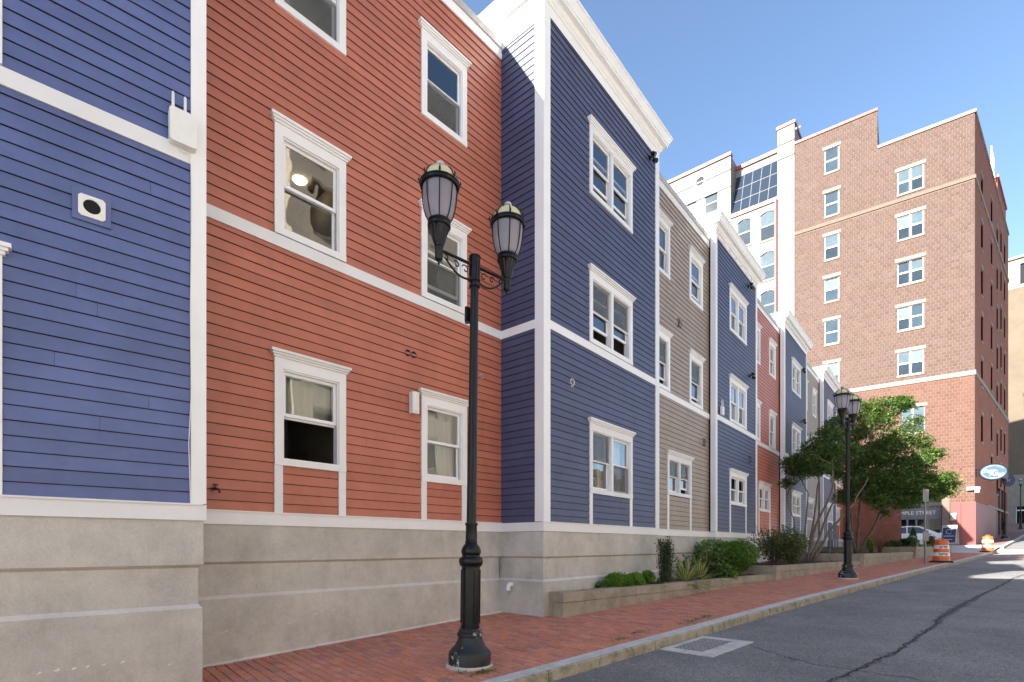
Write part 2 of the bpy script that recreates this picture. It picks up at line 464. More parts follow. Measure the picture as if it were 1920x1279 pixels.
crack(main, lambda t: 0.014 + 0.05 * math.exp(-((t - 0.38) / 0.16) ** 2), M['patch'], 'crumbled_edge', 0.004, 2, 0.02)
crack(main, 0.010, M['crack'], 'crack', 0.007, 3, 0.018)
crack([(1480, 1235), (1517, 1246), (1602, 1258), (1700, 1272), (1760, 1284)], 0.006, M['crack'], 'crack', 0.0075, 4)
crack([(1590, 1125), (1704, 1132), (1779, 1135), (1925, 1148)], 0.009, M['crack'], 'crack', 0.008, 6)
crack([(1400, 1210), (1440, 1222), (1500, 1240)], 0.005, M['crack'], 'crack', 0.0085, 8)
# brick crossing and pale concrete crossing the road further up
sheet([x * 0.5 for x in range(71, 79)], [x for x in np.linspace(-1.7, 3.87, 7)], lambda e, m: road_z(e, m) + 0.006, 'brick_crossing', M['xwalk'], road)
sheet([x * 0.5 for x in range(80, 92)], [x for x in np.linspace(-1.7, 3.87, 7)], lambda e, m: road_z(e, m) + 0.010, 'concrete_crossing', M['apron'], road)
# alley apron in front of the tower, and the pavement beyond
struct(sheet([x * 0.5 for x in range(80, 97)], [4.06, 5, 6, 7, 9, 14, 22, 34], lambda e, m: walk_z(e, min(m, 8)) + 0.004, 'alley', M['apron']))
M['fwalk'] = plain('far_brick_paving', (0.24, 0.12, 0.095), 0.9, 0, 0.15, 6)
struct(sheet([48.2 + x * 0.8 for x in range(0, 60)], [4.06, 5, 6, 9], lambda e, m: walk_z(e, m) + 0.001, 'upper_sidewalk', M['fwalk']))
# storm drain
dc = [hit_ground(px, py, road_z) for px, py in ((1248, 1221), (1335, 1233), (1415, 1205), (1329, 1196))]
e0 = (dc[0][0] + dc[1][0]) / 2; e1 = (dc[2][0] + dc[3][0]) / 2
m0 = (dc[1][1] + dc[2][1]) / 2; m1 = 3.82
ex, ey = EM((e0 + e1) / 2, (m0 + m1) / 2)
dz_ = road_z((e0 + e1) / 2, (m0 + m1) / 2)
sl = math.atan((road_z(e1, 3) - road_z(e0, 3)) / (e1 - e0))
dr = thing('storm_drain', 'cast iron storm drain grate in a pale concrete collar at the curb', 'storm drain', (ex, ey, dz_), EA)
dr.rotation_euler = (math.atan(-0.018), -sl, EA)
hw, hl = (e1 - e0) / 2, (m1 - m0) / 2
gc = [hit_ground(px, py, road_z) for px, py in ((1262, 1217), (1320, 1225), (1372, 1205), (1318, 1198))]
em0, mm0 = (e0 + e1) / 2, (m0 + m1) / 2
gx0, gx1, gy0, gy1 = max(-hw + .05, (gc[0][0] + gc[1][0]) / 2 - em0), (gc[2][0] + gc[3][0]) / 2 - em0, (gc[1][1] + gc[2][1]) / 2 - mm0, min(hl - .03, (gc[0][1] + gc[3][1]) / 2 - mm0)
b = MB()
for (a0, a1, c0, c1) in ((-hw, gx0, -hl, hl), (gx1, hw, -hl, hl), (gx0, gx1, -hl, gy0), (gx0, gx1, gy1, hl)):
    b.box(a0, a1, c0, c1, -0.10, 0.014)
b.build('collar', M['granite'], dr)
MB().box(gx0, gx1, gy0, gy1, -0.12, -0.09).build('pit', M['dark'], dr)
b = MB(); nb = 9
for i in range(nb + 1):
    x = gx0 + (gx1 - gx0) * i / nb; b.box(x - 0.017, x + 0.017, gy0, gy1, -0.03, 0.012)
for i in range(8):
    y = gy0 + (gy1 - gy0) * i / 7; b.box(gx0, gx1, y - 0.018, y + 0.018, -0.032, 0.009)
b.build('grate', M['grate'], dr)
# ------------------------------------------------------------------ row houses
EXP = 0.127
ZT0, ZT1 = 0.25, 0.405        # skirt trim
ZB0, ZB1 = 3.765, 3.913       # belt band
ROW = {1: (1.015, 2.46), 2: (3.925, 5.40), 3: (6.79, 8.24), 's1': (1.30, 2.43)}
def rot2(a, x, y): return (x * math.cos(a) - y * math.sin(a), x * math.sin(a) + y * math.cos(a))
class Frame:
    def __init__(s, O, ang): s.O = O; s.a = ang
    def w(s, x, y): p = rot2(s.a, x, y); return (s.O[0] + p[0], s.O[1] + p[1])
    def loc(s, X, Y): return rot2(-s.a, X - s.O[0], Y - s.O[1])
    def px(s, px, py, y=0.0):
        """photo pixel on the plane local y -> (s, z)"""
        r, q = ray(px, py); ox, oy = s.w(0, y); ux, uy = math.cos(s.a), math.sin(s.a)
        t = (r * oy - ox) / (ux - r * uy); return t, q * (oy + t * uy)
    def pxz(s, px, py, z):
        r, q = ray(px, py); d = z / q; return s.loc(r * d, d)
def holes_panel(b, x0, x1, z0, z1, holes, y, mi=0):
    xs = sorted(set([x0, x1] + [v for h in holes for v in (h[0], h[1]) if x0 < v < x1]))
    zs = sorted(set([z0, z1] + [v for h in holes for v in (h[2], h[3]) if z0 < v < z1]))
    for i in range(len(xs) - 1):
        for j in range(len(zs) - 1):
            cx, cz = (xs[i] + xs[i + 1]) / 2, (zs[j] + zs[j + 1]) / 2
            if any(h[0] < cx < h[1] and h[2] < cz < h[3] for h in holes): continue
            b.quad((xs[i], y, zs[j]), (xs[i + 1], y, zs[j]), (xs[i + 1], y, zs[j + 1]), (xs[i], y, zs[j + 1]), mi)

BP = [(0.004, 0.013), (-0.012, 0.013), (-0.0125, 0.0), (-0.018, 0.0), (-0.0185, 0.008), (-0.006, EXP - 0.0075), (0.004, EXP - 0.0075)]
BF = [(i, i + 1, i + 8, i + 7) for i in range(6)] + [tuple(range(6, -1, -1)), tuple(range(7, 14))]
def board_mesh(mat):
    b = MB(); z = MB.zb; MB.zb = 0
    A = [(0, y, q) for y, q in BP]
    B = [(1, y, q) for _, y, q in A]
    b.add(A + B, BF)
    me = b.mesh('board'); MB.zb = z; me.materials.append(mat); return me
def siding(root, rows, mat, seed, single, yoff=0.0, rotz=None, origin=(0, 0), splits=0.3):
    """rows: list of (z, [(a,b),...]) -> single boards, or one joined field"""
    r = random.Random(seed); pieces = []
    for z, iv in rows:
        for a, b_ in iv:
            cuts = [a]
            if splits and b_ - a > 1.2 and r.random() < splits:
                cuts.append(r.uniform(a + 0.3, b_ - 0.3))
            cuts.append(b_)
            for c0, c1 in zip(cuts[:-1], cuts[1:]):
                pieces.append((c0 + (0.0012 if c0 != a else 0), c1 - (0.0012 if c1 != b_ else 0), z))
    if single:
        me = board_mesh(mat)
        for c0, c1, z in pieces:
            o = bpy.data.objects.new('board', me); COL.objects.link(o); o.parent = root
            if rotz is None: o.location = (c0, yoff + r.uniform(-.0012, .0012), z - MB.zb)
            else:
                dx, dy = rot2(rotz, c0, 0); o.location = (origin[0] + dx, origin[1] + dy, z - MB.zb); o.rotation_euler = (0, 0, rotz)
            o.scale = (c1 - c0, 1, 1)
    else:
        b = MB()
        for c0, c1, z in pieces:
            P = BP
            vs_ = []
            for c in (c0, c1):
                for y, q in P:
                    if rotz is None: vs_.append((c, yoff + y, z + q))
                    else:
                        dx, dy = rot2(rotz, c, y); vs_.append((origin[0] + dx, origin[1] + dy, z + q))
            b.add(vs_, BF)
        o = b.build('clapboards', mat, root); o['kind'] = 'stuff'
def make_rows(x0, x1, zlo, zhi, blocks):
    out = []; z = zlo
    while z < zhi - 0.02:
        mid = z + EXP / 2; iv = [(x0, x1)]
        for (a, b_, c, d) in blocks:
            if c < mid < d:
                nv = []
                for (p, q) in iv:
                    if b_ <= p or a >= q: nv.append((p, q)); continue
                    if a > p: nv.append((p, a))
                    if b_ < q: nv.append((b_, q))
                iv = nv
        iv = [(p, q) for p, q in iv if q - p > 0.03]
        out.append((z, iv)); z += EXP
    return out

def window(root, s0, s1, z0, z1, units=1, opens=(0.0, 0.0), detail=2, glass='glass', curtain=None, light=None, screens=(0, 0), seed=0):
    r = random.Random(seed + int(s0 * 100) + int(z0 * 37))
    c = 0.105; a, b_ = s0 + c, s1 - c; zb, zt = z0 + 0.09, z1 - 0.225
    W = MB(); yf = -0.036
    W.box(s0, a, yf, 0.0, z0 + 0.09, z1 - 0.09).box(b_, s1, yf, 0.0, z0 + 0.09, z1 - 0.09)
    W.box(a, b_, yf, 0.0, zt, z1 - 0.09).box(s0, s1, yf - 0.006, 0.0, z0, z0 + 0.09)
    mul = 0.085; cells = [(a, b_)]
    if units == 2:
        cm = (a + b_) / 2; W.box(cm - mul / 2, cm + mul / 2, yf + 0.008, 0.10, zb, zt)
        cells = [(a, cm - mul / 2), (cm + mul / 2, b_)]
    # jamb reveal
    W.box(a - 0.02, a, 0.0, 0.12, zb, zt).box(b_, b_ + 0.02, 0.0, 0.12, zb, zt)
    W.box(a - 0.02, b_ + 0.02, 0.0, 0.12, zt, zt + 0.02).box(a - 0.02, b_ + 0.02, 0.0, 0.12, zb - 0.02, zb)
    # inner brick-mould step
    W.box(a, a + 0.018, -0.018, 0.02, zb, zt).box(b_ - 0.018, b_, -0.018, 0.02, zb, zt).box(a, b_, -0.018, 0.02, zt - 0.018, zt)
    w = W.build('window', M['white'], root)
    C = MB()
    for o_, h0, h1 in ((0.018, 0.09, 0.062), (0.036, 0.062, 0.035), (0.055, 0.035, 0.0)):
        C.box(s0 - o_, s1 + o_, yf - o_, 0.0, z1 - h0, z1 - h1)
    C.build('head_cap', M['white'], w)
    for u, (p, q) in enumerate(cells):
        p += 0.018; q -= 0.018; zm = (zb + zt) / 2; rl = 0.038; op = opens[u] * (zm - zb)
        ztt = zt - 0.018
        S = MB()
        S.box(p, p + rl, 0.022, 0.048, zm - 0.02, ztt).box(q - rl, q, 0.022, 0.048, zm - 0.02, ztt)
        S.box(p + rl, q - rl, 0.022, 0.048, ztt - rl, ztt).box(p + rl, q - rl, 0.018, 0.048, zm - 0.02, zm + 0.022)
        S.build('upper_sash', M['vinyl'], w)
        S = MB(); lo, hi = zb + op, zm + 0.022 + op
        S.box(p, p + rl, 0.055, 0.082, lo, hi).box(q - rl, q, 0.055, 0.082, lo, hi)
        S.box(p + rl, q - rl, 0.055, 0.082, lo, lo + 0.05).box(p + rl, q - rl, 0.055, 0.082, hi - 0.04, hi)
        S.build('lower_sash', M['vinyl'], w)
        MB().quad((p + rl, 0.034, zm + 0.02), (q - rl, 0.034, zm + 0.02), (q - rl, 0.034, ztt - rl), (p + rl, 0.034, ztt - rl)).build('pane', M[glass], w)
        MB().quad((p + rl, 0.068, lo + 0.05), (q - rl, 0.068, lo + 0.05), (q - rl, 0.068, hi - 0.04), (p + rl, 0.068, hi - 0.04)).build('pane', M[glass], w)
        if screens[u]:
            za, zc = (zb, zm) if screens[u] == 1 else (zm, ztt)
            MB().quad((p + 0.01, 0.012, za), (q - 0.01, 0.012, za), (q - 0.01, 0.012, zc), (p + 0.01, 0.012, zc)).build('insect_screen', M['screen'], w)
    # room behind
    R = MB(); x0, x1 = s0 - 0.35, s1 + 0.35; ya, yb = 0.13, 2.6; za, zc = z0 - 0.45, z1 + 0.28
    V = [(x0, ya, za), (x1, ya, za), (x1, yb, za), (x0, yb, za), (x0, ya, zc), (x1, ya, zc), (x1, yb, zc), (x0, yb, zc)]
    R.add(V, [(0, 1, 2, 3), (4, 7, 6, 5), (1, 5, 6, 2), (2, 6, 7, 3), (3, 7, 4, 0)])
    holes_panel(R, x0, x1, za, zc, [(a, b_, zb, zt)], ya)
    R.build('room_interior', M['room'], w)
    if curtain:
        for (p, q, k) in curtain:      # fractions of width, top-fraction covered
            Q = MB(); n_ = 14; xa, xb = a + (b_ - a) * p, a + (b_ - a) * q
            vs_ = []
            for i in range(n_ + 1):
                x = xa + (xb - xa) * i / n_; y = 0.20 + 0.025 * math.sin(i * 1.9) + r.uniform(-.006, .006)
                vs_ += [(x, y, zt + 0.05), (x + r.uniform(-.01, .01), y + r.uniform(-.01, .01), zt - (zt - zb) * k)]
            Q.add(vs_, [(2 * i, 2 * i + 1, 2 * i + 3, 2 * i + 2) for i in range(n_)])
            Q.build('curtain', M['curtain'] if seed % 2 == 0 else M['blind'], w)
    if light:
        lx, ly = light
        if abs(lx - (x0 + x1) / 2) < (x1 - x0) / 2 - 0.1:
            MB().lathe([(0.001, -0.03), (0.085, -0.028), (0.10, -0.012), (0.10, 0.0)], 20, (lx, ly, zc - 0.002)).build('ceiling_light', M['lit'], w)
    return w, zc

def loft_cornice(root, W, R, profile, name, mat, left=True, right=True, x0=0.0):
    """profile of (out, z) swept round the bay: left return, front, right return"""
    b = MB(); vs_ = []; n_ = len(profile)
    for (o_, z) in profile:
        vs_ += [(x0 - (o_ if left else 0), R, z), (x0 - (o_ if left else 0), -o_, z), (W + (o_ if right else 0), -o_, z), (W + (o_ if right else 0), R, z)]
    fs_ = []
    for k in range(n_ - 1):
        for j in range(3):
            fs_.append((k * 4 + j, k * 4 + j + 1, (k + 1) * 4 + j + 1, (k + 1) * 4 + j))
    b.add(vs_, fs_)
    b.add([vs_[k * 4] for k in range(n_)], [tuple(range(n_))]); b.add([vs_[k * 4 + 3] for k in range(n_)], [tuple(range(n_ - 1, -1, -1))])
    return b.build(name, mat, root)

def base_wall(root, x0, x1, ydepth, zlo, left=True, right=True):
    """parged concrete base: proud top course, recessed middle, proud foot with a sloped ledge"""
    def ring(b, o_, z0, z1, mi=0, o2=None):
        o2 = o_ if o2 is None else o2
        A = [(x0 - o_, ydepth, z0), (x0 - o_, -o_, z0), (x1 + o_, -o_, z0), (x1 + o_, ydepth, z0)]
        B = [(x0 - o2, ydepth, z1), (x0 - o2, -o2, z1), (x1 + o2, -o2, z1), (x1 + o2, ydepth, z1)]
        b.add(A + B, [(0, 1, 5, 4), (1, 2, 6, 5), (2, 3, 7, 6)], mi)
    b = MB()
    t, md, ft = 0.012, -0.028, 0.004
    ring(b, ft, zlo, -0.625); ring(b, ft, -0.625, -0.585, 1, md); ring(b, md, -0.585, -0.222)
    ring(b, md, -0.222, -0.190, 0, t); ring(b, t, -0.190, ZT0 + 0.004)
    b.build('concrete_base', [M['parge'], M['ledge']], root)

CORN = [(0.03, 9.16), (0.03, 9.34), (0.055, 9.35), (0.06, 9.38), (0.085, 9.40), (0.10, 9.455), (0.115, 9.47), (0.185, 9.475),
        (0.185, 9.53), (0.20, 9.535), (0.205, 9.56), (0.235, 9.62), (0.255, 9.66), (0.27, 9.665), (0.27, 9.72), (0.10, 9.75), (-0.2, 9.76)]
def house(label, F_, x0, x1, mat, wins, bay, zg, single=False, seed=1, retL=0.0, retR=0.0, depth=9.0, name='row_house',
          legs=None, cornice='plain', corner_w=0.16, group='row houses of alternating colours', ret_single=False, eave_from=None, skirt_over=0.0, tall=0.0):
    loc = (F_.O[0], F_.O[1], zg)
    root = thing(name, label, 'row house', loc, F_.a, group)
    MB.zb = zg
    ztop = 9.16 if bay else 8.89
    blocks, holes = [], []
    for wd_ in wins:
        s0, s1, z0, z1 = wd_['r']; blocks.append((s0, s1, z0, z1))
        holes.append((s0 + 0.105, s1 - 0.105, z0 + 0.09, z1 - 0.225))
    # vertical legs below the lowest windows
    lg = []
    for wd_ in wins:
        s0, s1, z0, z1 = wd_['r']
        if z0 < 2:
            for p in (s0, s1 - 0.105):
                lg.append((p, z0)); blocks.append((p, p + 0.105, ZT1, z0))
    cl = corner_w if bay else 0.0
    bx0, bx1 = x0 + cl, x1 - cl
    # backing shell
    b = MB(); y = 0.006
    holes_panel(b, x0, x1, ZT0, ztop + 0.3, holes, y)
    zr = 9.70 if bay else 9.12
    b.quad((x0, y, ztop + 0.3), (x0, depth, ztop + .3), (x0, depth, ZT0), (x0, y, ZT0))
    b.quad((x1, y, ZT0), (x1, depth, ZT0), (x1, depth, ztop + .3), (x1, y, ztop + .3))
    b.quad((x0, depth, ZT0), (x0, depth, ztop + .3), (x1, depth, ztop + .3), (x1, depth, ZT0))
    b.build('wall', M['sheath'], root)
    zrf = (9.5 if bay else 9.13) + 0.001 * seed
    MB().quad((x0 + .01, 0.03, zrf), (x1 - .01, 0.03, zrf), (x1 - .01, depth, zrf), (x0 + .01, depth, zrf)).build('roof', M['roof'], root)
    rows = make_rows(bx0, bx1, ZT1, ZB0, blocks) + make_rows(bx0, bx1, ZB1, ztop, blocks)
    siding(root, rows, mat, seed, single)
    # trims
    T = MB().box(x0 - (0.0 if not bay else 0.034), x1 + (0.0 if not bay else 0.034), -0.034, 0.004, ZT0, ZT1)
    T.box(x0 - (0.0 if not bay else 0.034), x1, -0.050, 0.004, ZT1 - 0.006, ZT1 + 0.010)
    if bay and retL: T.box(x0 - 0.034, x0, 0.004, retL, ZT0, ZT1)
    if bay and retR: T.box(x1, x1 + 0.034, 0.004, retR, ZT0, ZT1)
    T.build('skirt_board', M['white'], root)
    T = MB().box(bx0, bx1, -0.030, 0.004, ZB0, ZB1)
    if bay and retL > 0.4: T.box(x0 - 0.030, x0, corner_w, retL, ZB0, ZB1)
    T.build('belt_board', M['white'], root)
    for p, z0 in lg: MB().box(p, p + 0.105, -0.03, 0.0, ZT1 + 0.011, z0).build('panel_strip', M['white'], root)
    if bay:
        for (xa, side) in ((x0, -1), (x1, 1)):
            rt = retL if side < 0 else retR
            b = MB()
            f0, f1 = (x0 - 0.033, x0 + corner_w) if side < 0 else (x1 - corner_w, x1 + 0.033)
            b.box(f0, f1, -0.033, 0.002, ZT1 + 0.010, 9.16)
            wr = min(corner_w, rt) if rt else corner_w
            if side < 0: b.box(x0 - 0.033, x0 - 0.0005, 0.002, wr, ZT1 + 0.010, 9.16)
            else: b.box(x1 + 0.0005, x1 + 0.033, 0.002, wr, ZT1 + 0.010, 9.16)
            b.build('corner_board', M['white'], root)
        loft_cornice(root, x1, 2.2, CORN, 'cornice', M['white'], x0=x0)
        if cornice == 'panels':
            P = MB(); w_ = (x1 - x0 - 0.2) / 7
            for i in range(7):
                xa = x0 + 0.1 + i * w_ + 0.03; xb = xa + w_ - 0.06
                for (p, q, r_, t_) in ((xa, xb, 9.19, 9.205), (xa, xb, 9.315, 9.33), (xa, xa + 0.015, 9.205, 9.315), (xb - 0.015, xb, 9.205, 9.315)):
                    P.box(p, q, -0.044, -0.029, r_, t_)
            P.build('frieze_panel_moulding', M['white'], root)
        if cornice == 'dentil':
            P = MB(); n_ = int((x1 - x0) / 0.16)
            for i in range(n_):
                xa = x0 + 0.04 + i * 0.16; P.box(xa, xa + 0.08, -0.105, -0.05, 9.36, 9.42)
            P.build('dentil', M['white'], root)
        if retL > 0.4:
            rows = make_rows(0, retL - corner_w, ZT1, ZB0, []) + make_rows(0, retL - corner_w, ZB1, 9.05, [])
            # return faces -x: boards run back to front
            siding(root, rows, mat, seed + 50, ret_single, rotz=-PI / 2, origin=(x0, retL), splits=0)
            MB().box(x0 - 0.030, x0, 0.002 + corner_w, retL, 9.05, 9.17).build('frieze_board', M['white'], root)
    else:
        b = MB().box(x0, x1, -0.030, 0.004, 8.89, 9.06); b.build('eave_board', M['white'], root)
        b = MB().box(x0, x1, -0.055, 0.05, 9.06, 9.19); b.build('roof_edge', M['flash'], root)
    base_wall(root, x0, x1, 2.0 if bay else 1.0, zg - 0.5)
    lights = 0
    for i, wd_ in enumerate(wins):
        s0, s1, z0, z1 = wd_['r']; kw = {k: v for k, v in wd_.items() if k not in ('r', 'lightpx')}
        if 'lightpx' in wd_:
            zc = z1 + 0.28; lx, ly = F_.pxz(*wd_['lightpx'], zc); kw['light'] = (lx, ly)
        window(root, s0, s1, z0, z1, seed=seed * 10 + i, **kw)
    MB.zb = 0.0
    return root

HA = Frame((-3.08, 5.24), math.radians(90 - 48.3))
HB = Frame((-3.50, 5.954), math.radians(90 - 42.8))
HC = Frame((0.538, 8.893), math.radians(90 - 40.2))
REC = 0.19
def offs(s, y): p = HC.w(s, y); return Frame(p, HC.a)
r1, r2, r3, rs = ROW[1], ROW[2], ROW[3], ROW['s1']
# leftmost blue bay (only its right end is in the picture)
hA = house('leftmost navy blue clapboard bay with an antenna box and a round vent', HA, -4.4, -0.045, M['blue'],
      [dict(r=(-3.15, -1.475, *r1), units=2), dict(r=(-3.15, -1.475, *r2), units=2), dict(r=(-3.15, -1.475, *r3), units=2)],
      True, -1.5, single=True, seed=1, retR=0.7, corner_w=0.10)
def B(s0, s1, row, **k): return dict(r=(s0, s1, *ROW[row]), **k)
hB = house('nearest brick red clapboard house, recessed behind the front lamp post', HB, -0.9, 4.857, M['red'],
      [B(0.752, 1.728, 1, opens=(0.92, 0), curtain=[(0, 1, 0.5)], glass='glass'), B(0.752, 1.728, 2, lightpx=(562, 337), glass='glass_wavy'), B(0.752, 1.728, 3, screens=(1, 0), glass='glass'),
       B(3.027, 3.985, 1, curtain=[(0, 1, 1.0)], glass='glass_wavy'), B(3.027, 3.985, 2, opens=(0.25, 0), screens=(1, 0), glass='glass_wavy'), B(3.027, 3.985, 3, screens=(1, 0), glass='glass_wavy')],
      False, -1.45, single=True, seed=2)
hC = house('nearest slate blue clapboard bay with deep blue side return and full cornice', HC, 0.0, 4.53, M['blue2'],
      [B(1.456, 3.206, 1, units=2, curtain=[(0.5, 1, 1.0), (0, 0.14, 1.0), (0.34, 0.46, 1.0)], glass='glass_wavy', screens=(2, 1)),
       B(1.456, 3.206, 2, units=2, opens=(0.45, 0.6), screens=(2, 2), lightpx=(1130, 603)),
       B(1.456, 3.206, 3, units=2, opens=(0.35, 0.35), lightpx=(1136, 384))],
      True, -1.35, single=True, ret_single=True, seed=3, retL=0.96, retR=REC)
fD = offs(4.53, REC)
hD = house('first taupe clapboard house, between two slate blue bays', fD, 0.0, 3.95, M['taupe'],
      [B(0.95, 2.55, 's1', units=2, screens=(2, 2), opens=(0.0, 0.3)),
       B(0.12, 1.10, 2, opens=(0.3, 0), screens=(2, 0)), B(2.42, 3.40, 2, opens=(0.25, 0), screens=(2, 0)),
       B(0.12, 1.10, 3, lightpx=(1248, 497)), B(2.42, 3.40, 3, opens=(0.3, 0))], False, -1.3, seed=4)
fE = offs(8.48, 0)
hE = house('second slate blue clapboard bay, panelled frieze under its cornice', fE, 0.0, 4.25, M['blue2'],
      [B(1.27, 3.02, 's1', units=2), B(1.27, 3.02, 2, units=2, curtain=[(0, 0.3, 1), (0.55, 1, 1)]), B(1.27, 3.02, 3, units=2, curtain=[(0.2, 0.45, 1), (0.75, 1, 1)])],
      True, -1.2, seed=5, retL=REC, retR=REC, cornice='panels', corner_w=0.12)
fF = offs(12.73, REC)
hF = house('second brick red clapboard house, farther along behind the shrubs', fF, 0.0, 4.05, M['red'],
      [B(0.95, 2.6, 's1', units=2), B(0.2, 1.15, 2), B(2.45, 3.4, 2), B(0.2, 1.15, 3, curtain=[(0, 1, .5)]), B(2.45, 3.4, 3, curtain=[(0, .6, 1)])], False, -1.1, seed=6)
fG = offs(16.78, 0)
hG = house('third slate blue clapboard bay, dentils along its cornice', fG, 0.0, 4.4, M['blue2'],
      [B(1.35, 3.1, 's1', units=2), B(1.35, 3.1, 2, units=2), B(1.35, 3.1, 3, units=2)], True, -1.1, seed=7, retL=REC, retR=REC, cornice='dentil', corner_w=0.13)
fH = offs(21.18, REC)
hH = house('second taupe clapboard house, behind the multi-stem tree', fH, 0.0, 4.22, M['taupe'],
      [B(0.95, 2.6, 's1', units=2), B(0.2, 1.15, 2), B(2.45, 3.4, 2), B(0.2, 1.15, 3), B(2.45, 3.4, 3)], False, -1.0, seed=8)
fI = offs(25.4, 0)
hI = house('farthest slate blue clapboard bay, beside the second lamp post', fI, 0.0, 4.3, M['blue2'],
      [B(1.3, 3.05, 's1', units=2), B(1.3, 3.05, 2, units=2), B(1.3, 3.05, 3, units=2)], True, -1.0, seed=9, retL=REC, retR=REC, corner_w=0.13)
fJ = offs(29.7, REC)
hJ = house('last brick red clapboard house at the far end of the row', fJ, 0.0, 4.2, M['red'],
      [B(0.95, 2.6, 's1', units=2), B(0.2, 1.15, 2), B(2.45, 3.4, 2), B(0.2, 1.15, 3), B(2.45, 3.4, 3)], False, -0.95, seed=10)

MB.zb = -1.45
b = MB()
for i in range(24):
    s0, s1 = -0.6 + i * 0.2275, -0.6 + (i + 1) * 0.2275
    za = walk_z(*to_em(*HB.w(s0, -0.02))); zb_ = walk_z(*to_em(*HB.w(s1, -0.02))); w0 = 0.028 + 0.012 * math.sin(i * 1.7); w1 = 0.028 + 0.012 * math.sin((i + 1) * 1.7)
    b.add([(s0, -w0, za - .01), (s1, -w1, zb_ - .01), (s1, -0.002, zb_ + .03), (s0, -0.002, za + .03)], [(0, 1, 2, 3)])
b.build('foot_fillet', M['ledge'], hB)
MB.zb = 0
def scuff(root, F_, y, spots, seed):
    r = random.Random(seed); MB.zb = root.location.z
    for (px, py, ln, w) in spots:
        s, z = F_.px(px, py, y); b = MB(); n_ = 6; top, bot = [], []
        for i in range(n_ + 1):
            t = i / n_; zz = z + ln * 0.25 * t + r.uniform(-.004, .004); ww = w * math.sin(PI * min(.97, max(.03, t))) * r.uniform(.4, 1)
            top.append((s + ln * t, y, zz + ww)); bot.append((s + ln * t, y, zz - ww))
        b.add(top + bot, [(i, n_ + 1 + i, n_ + 2 + i, i + 1) for i in range(n_)]); b.build('paint_scuff', M['white'], root)
    MB.zb = 0
scuff(hB, HB, -0.0062, [(586, 1153, .07, .008), (600, 1147, .06, .007), (622, 1145, .07, .004), (540, 1170, .04, .005), (490, 1194, .03, .006), (412, 1188, .10, .004), (564, 1195, .03, .005), (640, 1160, .05, .003), (660, 1150, .06, .003)], 3)
scuff(hA, HA, -0.0062, [(68, 1264, .04, .012), (100, 1259, .05, .014), (133, 1256, .04, .013), (160, 1251, .03, .010), (190, 1248, .04, .006), (225, 1243, .04, .008), (315, 1247, .03, .006)], 4)
# small fittings on the houses
def on(F_, s, y, z, base=0.0): p = F_.w(s, y); return (p[0], p[1], z)
s, z = HA.px(172, 393)
v = thing('dryer_vent', 'white square vent plate with a round black hole on navy siding', 'vent', on(HA, s, -0.02, z), HA.a)
MB().box(-0.135, 0.135, -0.012, 0.02, -0.135, 0.135).build('mount_block', M['blue'], v)
b = MB(); P = []
n_ = 28
for i in range(n_):
    a = 2 * PI * i / n_; P.append((0.062 * math.cos(a), 0.062 * math.sin(a)))
S = []
for (x, y) in P:
    k = 0.095 / max(abs(x) / 0.062, abs(y) / 0.062) ; S.append((x / 0.062 * k, y / 0.062 * k))
vs_ = [(x, -0.028, y) for x, y in P] + [(x, -0.022, y) for x, y in S] + [(x, 0.02, y) for x, y in P] + [(x, -0.012, y) for x, y in S]
b.add(vs_, [(i, (i + 1) % n_, n_ + (i + 1) % n_, n_ + i) for i in range(n_)] + [(i, 2 * n_ + i, 2 * n_ + (i + 1) % n_, (i + 1) % n_) for i in range(n_)]
      + [(n_ + i, n_ + (i + 1) % n_, 3 * n_ + (i + 1) % n_, 3 * n_ + i) for i in range(n_)])
b.build('plate', M['wplastic'], v)
MB().lathe([(0.0615, -0.001), (0.0615, 0.001)], 24).build('duct_opening', M['dark'], v).rotation_euler = (PI / 2, 0, 0)
bpy.data.objects['duct_opening'].location = (0, -0.0135, 0)
s, z = HA.px(340, 245)
v = thing('antenna_box', 'white weatherproof antenna box with two stub antennas beside the corner board', 'antenna', on(HA, s, -0.03, z - 0.17), HA.a)
b = MB(); b.prism([(-0.11, -0.02), (-0.085, -0.03), (0.085, -0.03), (0.11, -0.02), (0.115, 0.27), (0.095, 0.29), (-0.095, 0.29), (-0.115, 0.27)], 'y', -0.09, 0.0)
b.build('housing', M['wplastic'], v)
for x in (-0.08, 0.02): MB().tube([(x, -0.045, 0.29), (x, -0.045, 0.45), (x, -0.045, 0.462)], [0.014, 0.012, 0.006], 10).build('antenna', M['wplastic'], v, True)
cb = MB().tube([(-0.04, -0.03, -0.01), (0.0, -0.03, -0.07), (0.05, -0.015, -0.06), (0.075, -0.008, -0.15), (0.082, -0.006, -0.6), (0.070, -0.006, -1.6), (0.078, -0.006, -2.4), (0.055, -0.012, -2.9), (0.072, -0.006, -3.5)], 0.004, 6)
cb.build('cable', M['wplastic'], v)
s, z = HB.px(772, 757)
v = thing('wall_box', 'small white box on red siding left of a first floor window', 'utility box', on(HB, s, -0.02, z - 0.17), HB.a)
b = MB(); b.prism([(-0.065, -0.085), (-0.05, -0.10), (0.05, -0.10), (0.065, -0.085), (0.065, 0), (-0.065, 0)], 'z', 0, 0.33); b.build('housing', M['wplastic'], v)
MB().box(-0.03, 0.03, -0.105, -0.098, 0.03, 0.035).build('latch', M['flash'], v)
